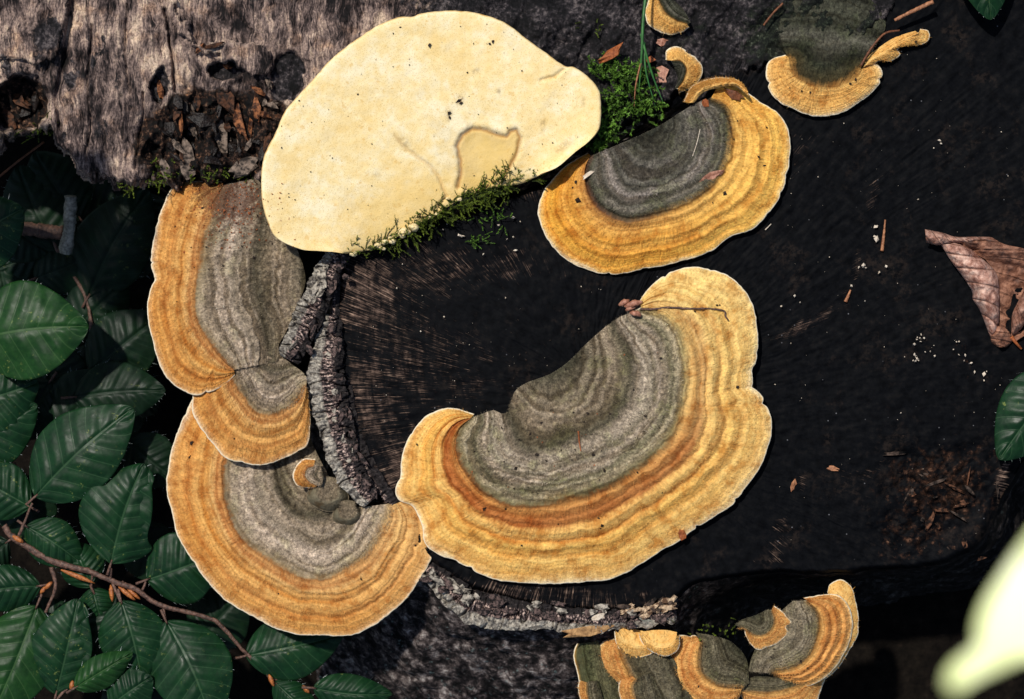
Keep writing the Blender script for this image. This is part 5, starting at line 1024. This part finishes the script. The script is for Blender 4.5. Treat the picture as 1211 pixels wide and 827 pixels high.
def crumbs(name, label, pts, mat, seed):
    r = np.random.RandomState(seed); J = Join()
    ico = np.array([(1, 0, 0), (-1, 0, 0), (0, 1, 0), (0, -1, 0), (0, 0, 1), (0, 0, -1)], float); tri = np.array([(0, 2, 4), (2, 1, 4), (1, 3, 4), (3, 0, 4), (2, 0, 5), (1, 2, 5), (3, 1, 5), (0, 3, 5)])
    for x, y, z, s_ in pts: J.add(ico * s_ * (.6 + .8 * r.rand(6, 1)) * np.array([1, .8 + .5 * r.rand(), .6]) @ np.linalg.qr(r.randn(3, 3))[0] + [x, y, z], tri, r.rand())
    return tag(J.build(name, MAT[mat], smooth=False), label, 'crumbs', None, 'stuff')
r = np.random.RandomState(77)
pp = [(1111, 166, 4, 2.4), (1113, 170, 4, 1.8), (1036, 268, 4, 3), (1037, 283, 4, 3.2), (1034, 280, 4, 2), (1021, 314, 4, 2.6), (1024, 317, 4, 2.2), (1016, 316, 4, 2), (1007, 338, 4, 1.8), (940, 350, 5, 1.6), (924, 362, 5, 2), (946, 358, 5, 1.5), (1023, 356, 4, 1.2)]
for cx, cy, k, s_ in ((1088, 402, 7, 3), (1085, 424, 8, 3), (1097, 416, 3, 3), (1130, 405, 3, 7), (1140, 428, 4, 9), (1040, 318, 3, 5), (1168, 440, 4, 8), (600, 278, 6, 10), (545, 275, 7, 14)):
    for _ in range(k): pp.append((cx + r.randn() * s_, cy + r.randn() * s_, 4 + r.rand() * 2, .8 + r.rand() * 1.8))
for _ in range(100):
    pp.append((905 + r.rand() * 290, 60 + r.rand() * 600, 3, .3 + r.rand() ** 3 * .9))
for _ in range(60): pp.append((420 + r.rand() * 300, 300 + r.rand() * 200, 4, .3 + r.rand() ** 3 * .9))
crumbs('pale_crumbs', 'pale wood crumbs and dust scattered over the black sawn wood', pp, 'crumb_pale', 5)
# dark specks on the fungi
dk = [(573, 603, 2.6), (598, 602, 1.4), (712, 622, 2.2), (708, 613, 1.3), (763, 492, 2.6), (702, 538, 2.8), (635, 538, 2), (646, 545, 1.5), (680, 532, 1.4), (614, 520, 1.6), (627, 513, 1.5), (780, 506, 1.3), (715, 557, 2.2), (610, 554, 1.7), (608, 578, 1.2), (617, 645, 1.2), (872, 458, 1.6), (848, 361, 1.4), (851, 361, 1.2), (822, 369, 1.6), (710, 625, 1.3), (783, 583, 1.3), (660, 620, 1.2), (678, 488, 1.5), (640, 500, 1.5), (493, 526, 1.4),
      (681, 215, 2.6), (683, 237, 3), (677, 222, 1.6), (857, 228, 2.6), (897, 186, 1.8), (904, 196, 2), (907, 151, 2), (868, 165, 1.3), (872, 143, 1.2), (843, 240, 1.2), (940, 195, 1.2), (226, 524, 2.6), (224, 541, 1.8), (427, 685, 1.7), (491, 645, 1.5), (329, 702, 1.3), (207, 268, 1.6), (209, 357, 1), (277, 519, 1.4), (948, 108, 1.6), (958, 109, 1.8), (1005, 99, 1.6), (1012, 94, 1.5), (1083, 49, 1.4), (934, 104, 1.3), (465, 40, 1.2), (508, 53, 1.8), (583, 49, 2), (579, 52, 1.6), (543, 119, 3), (545, 122, 2.4), (531, 134, 2.2), (532, 139, 2), (617, 84, 1.2), (333, 175, 1.2), (423, 112, 1.2), (465, 79, .9), (553, 86, 1.2), (947, 782, 2), (912, 777, 1.4), (915, 768, 1.2), (955, 790, 1.3), (834, 765, 1.6), (826, 812, 1.3)]
for _ in range(70):
    dk.append((545 + r.rand() * 270, 400 + r.rand() * 190, .5 + r.rand() ** 2 * 1.1))
for _ in range(50): dk.append((330 + r.rand() * 370, 25 + r.rand() * 255, .4 + r.rand() ** 2 * .6))
for _ in range(40): dk.append((225 + r.rand() * 130, 225 + r.rand() * 100, .5 + r.rand() ** 2 * 1.4))
dk2 = []
for x, y, s_ in dk:
    z = drop(x, y)
    if z > -60: dk2.append((x, y, z + .6, s_ * 1.3))
crumbs('soil_crumbs', 'black soil crumbs and droppings sprinkled on the fungi', dk2, 'crumb_dark', 6)
rd = []
for _ in range(520):
    x, y = 270 + r.randn() * 30, 240 + r.randn() * 28
    z = drop(x, y)
    if z > -60 and y > 214: rd.append((x, y, z + .3, (.4 + r.rand() ** 2 * 1.2) * (1.5 if r.rand() < .1 else 1)))
for _ in range(26):
    x, y = 550 + r.rand() * 250, 400 + r.rand() * 190; z = drop(x, y)
    if z > 5: rd.append((x, y, z + .3, .5 + r.rand() * .9))
crumbs('rust_crumbs', 'rust-brown crumbs on the felt below the weathered log', rd, 'rust', 8)
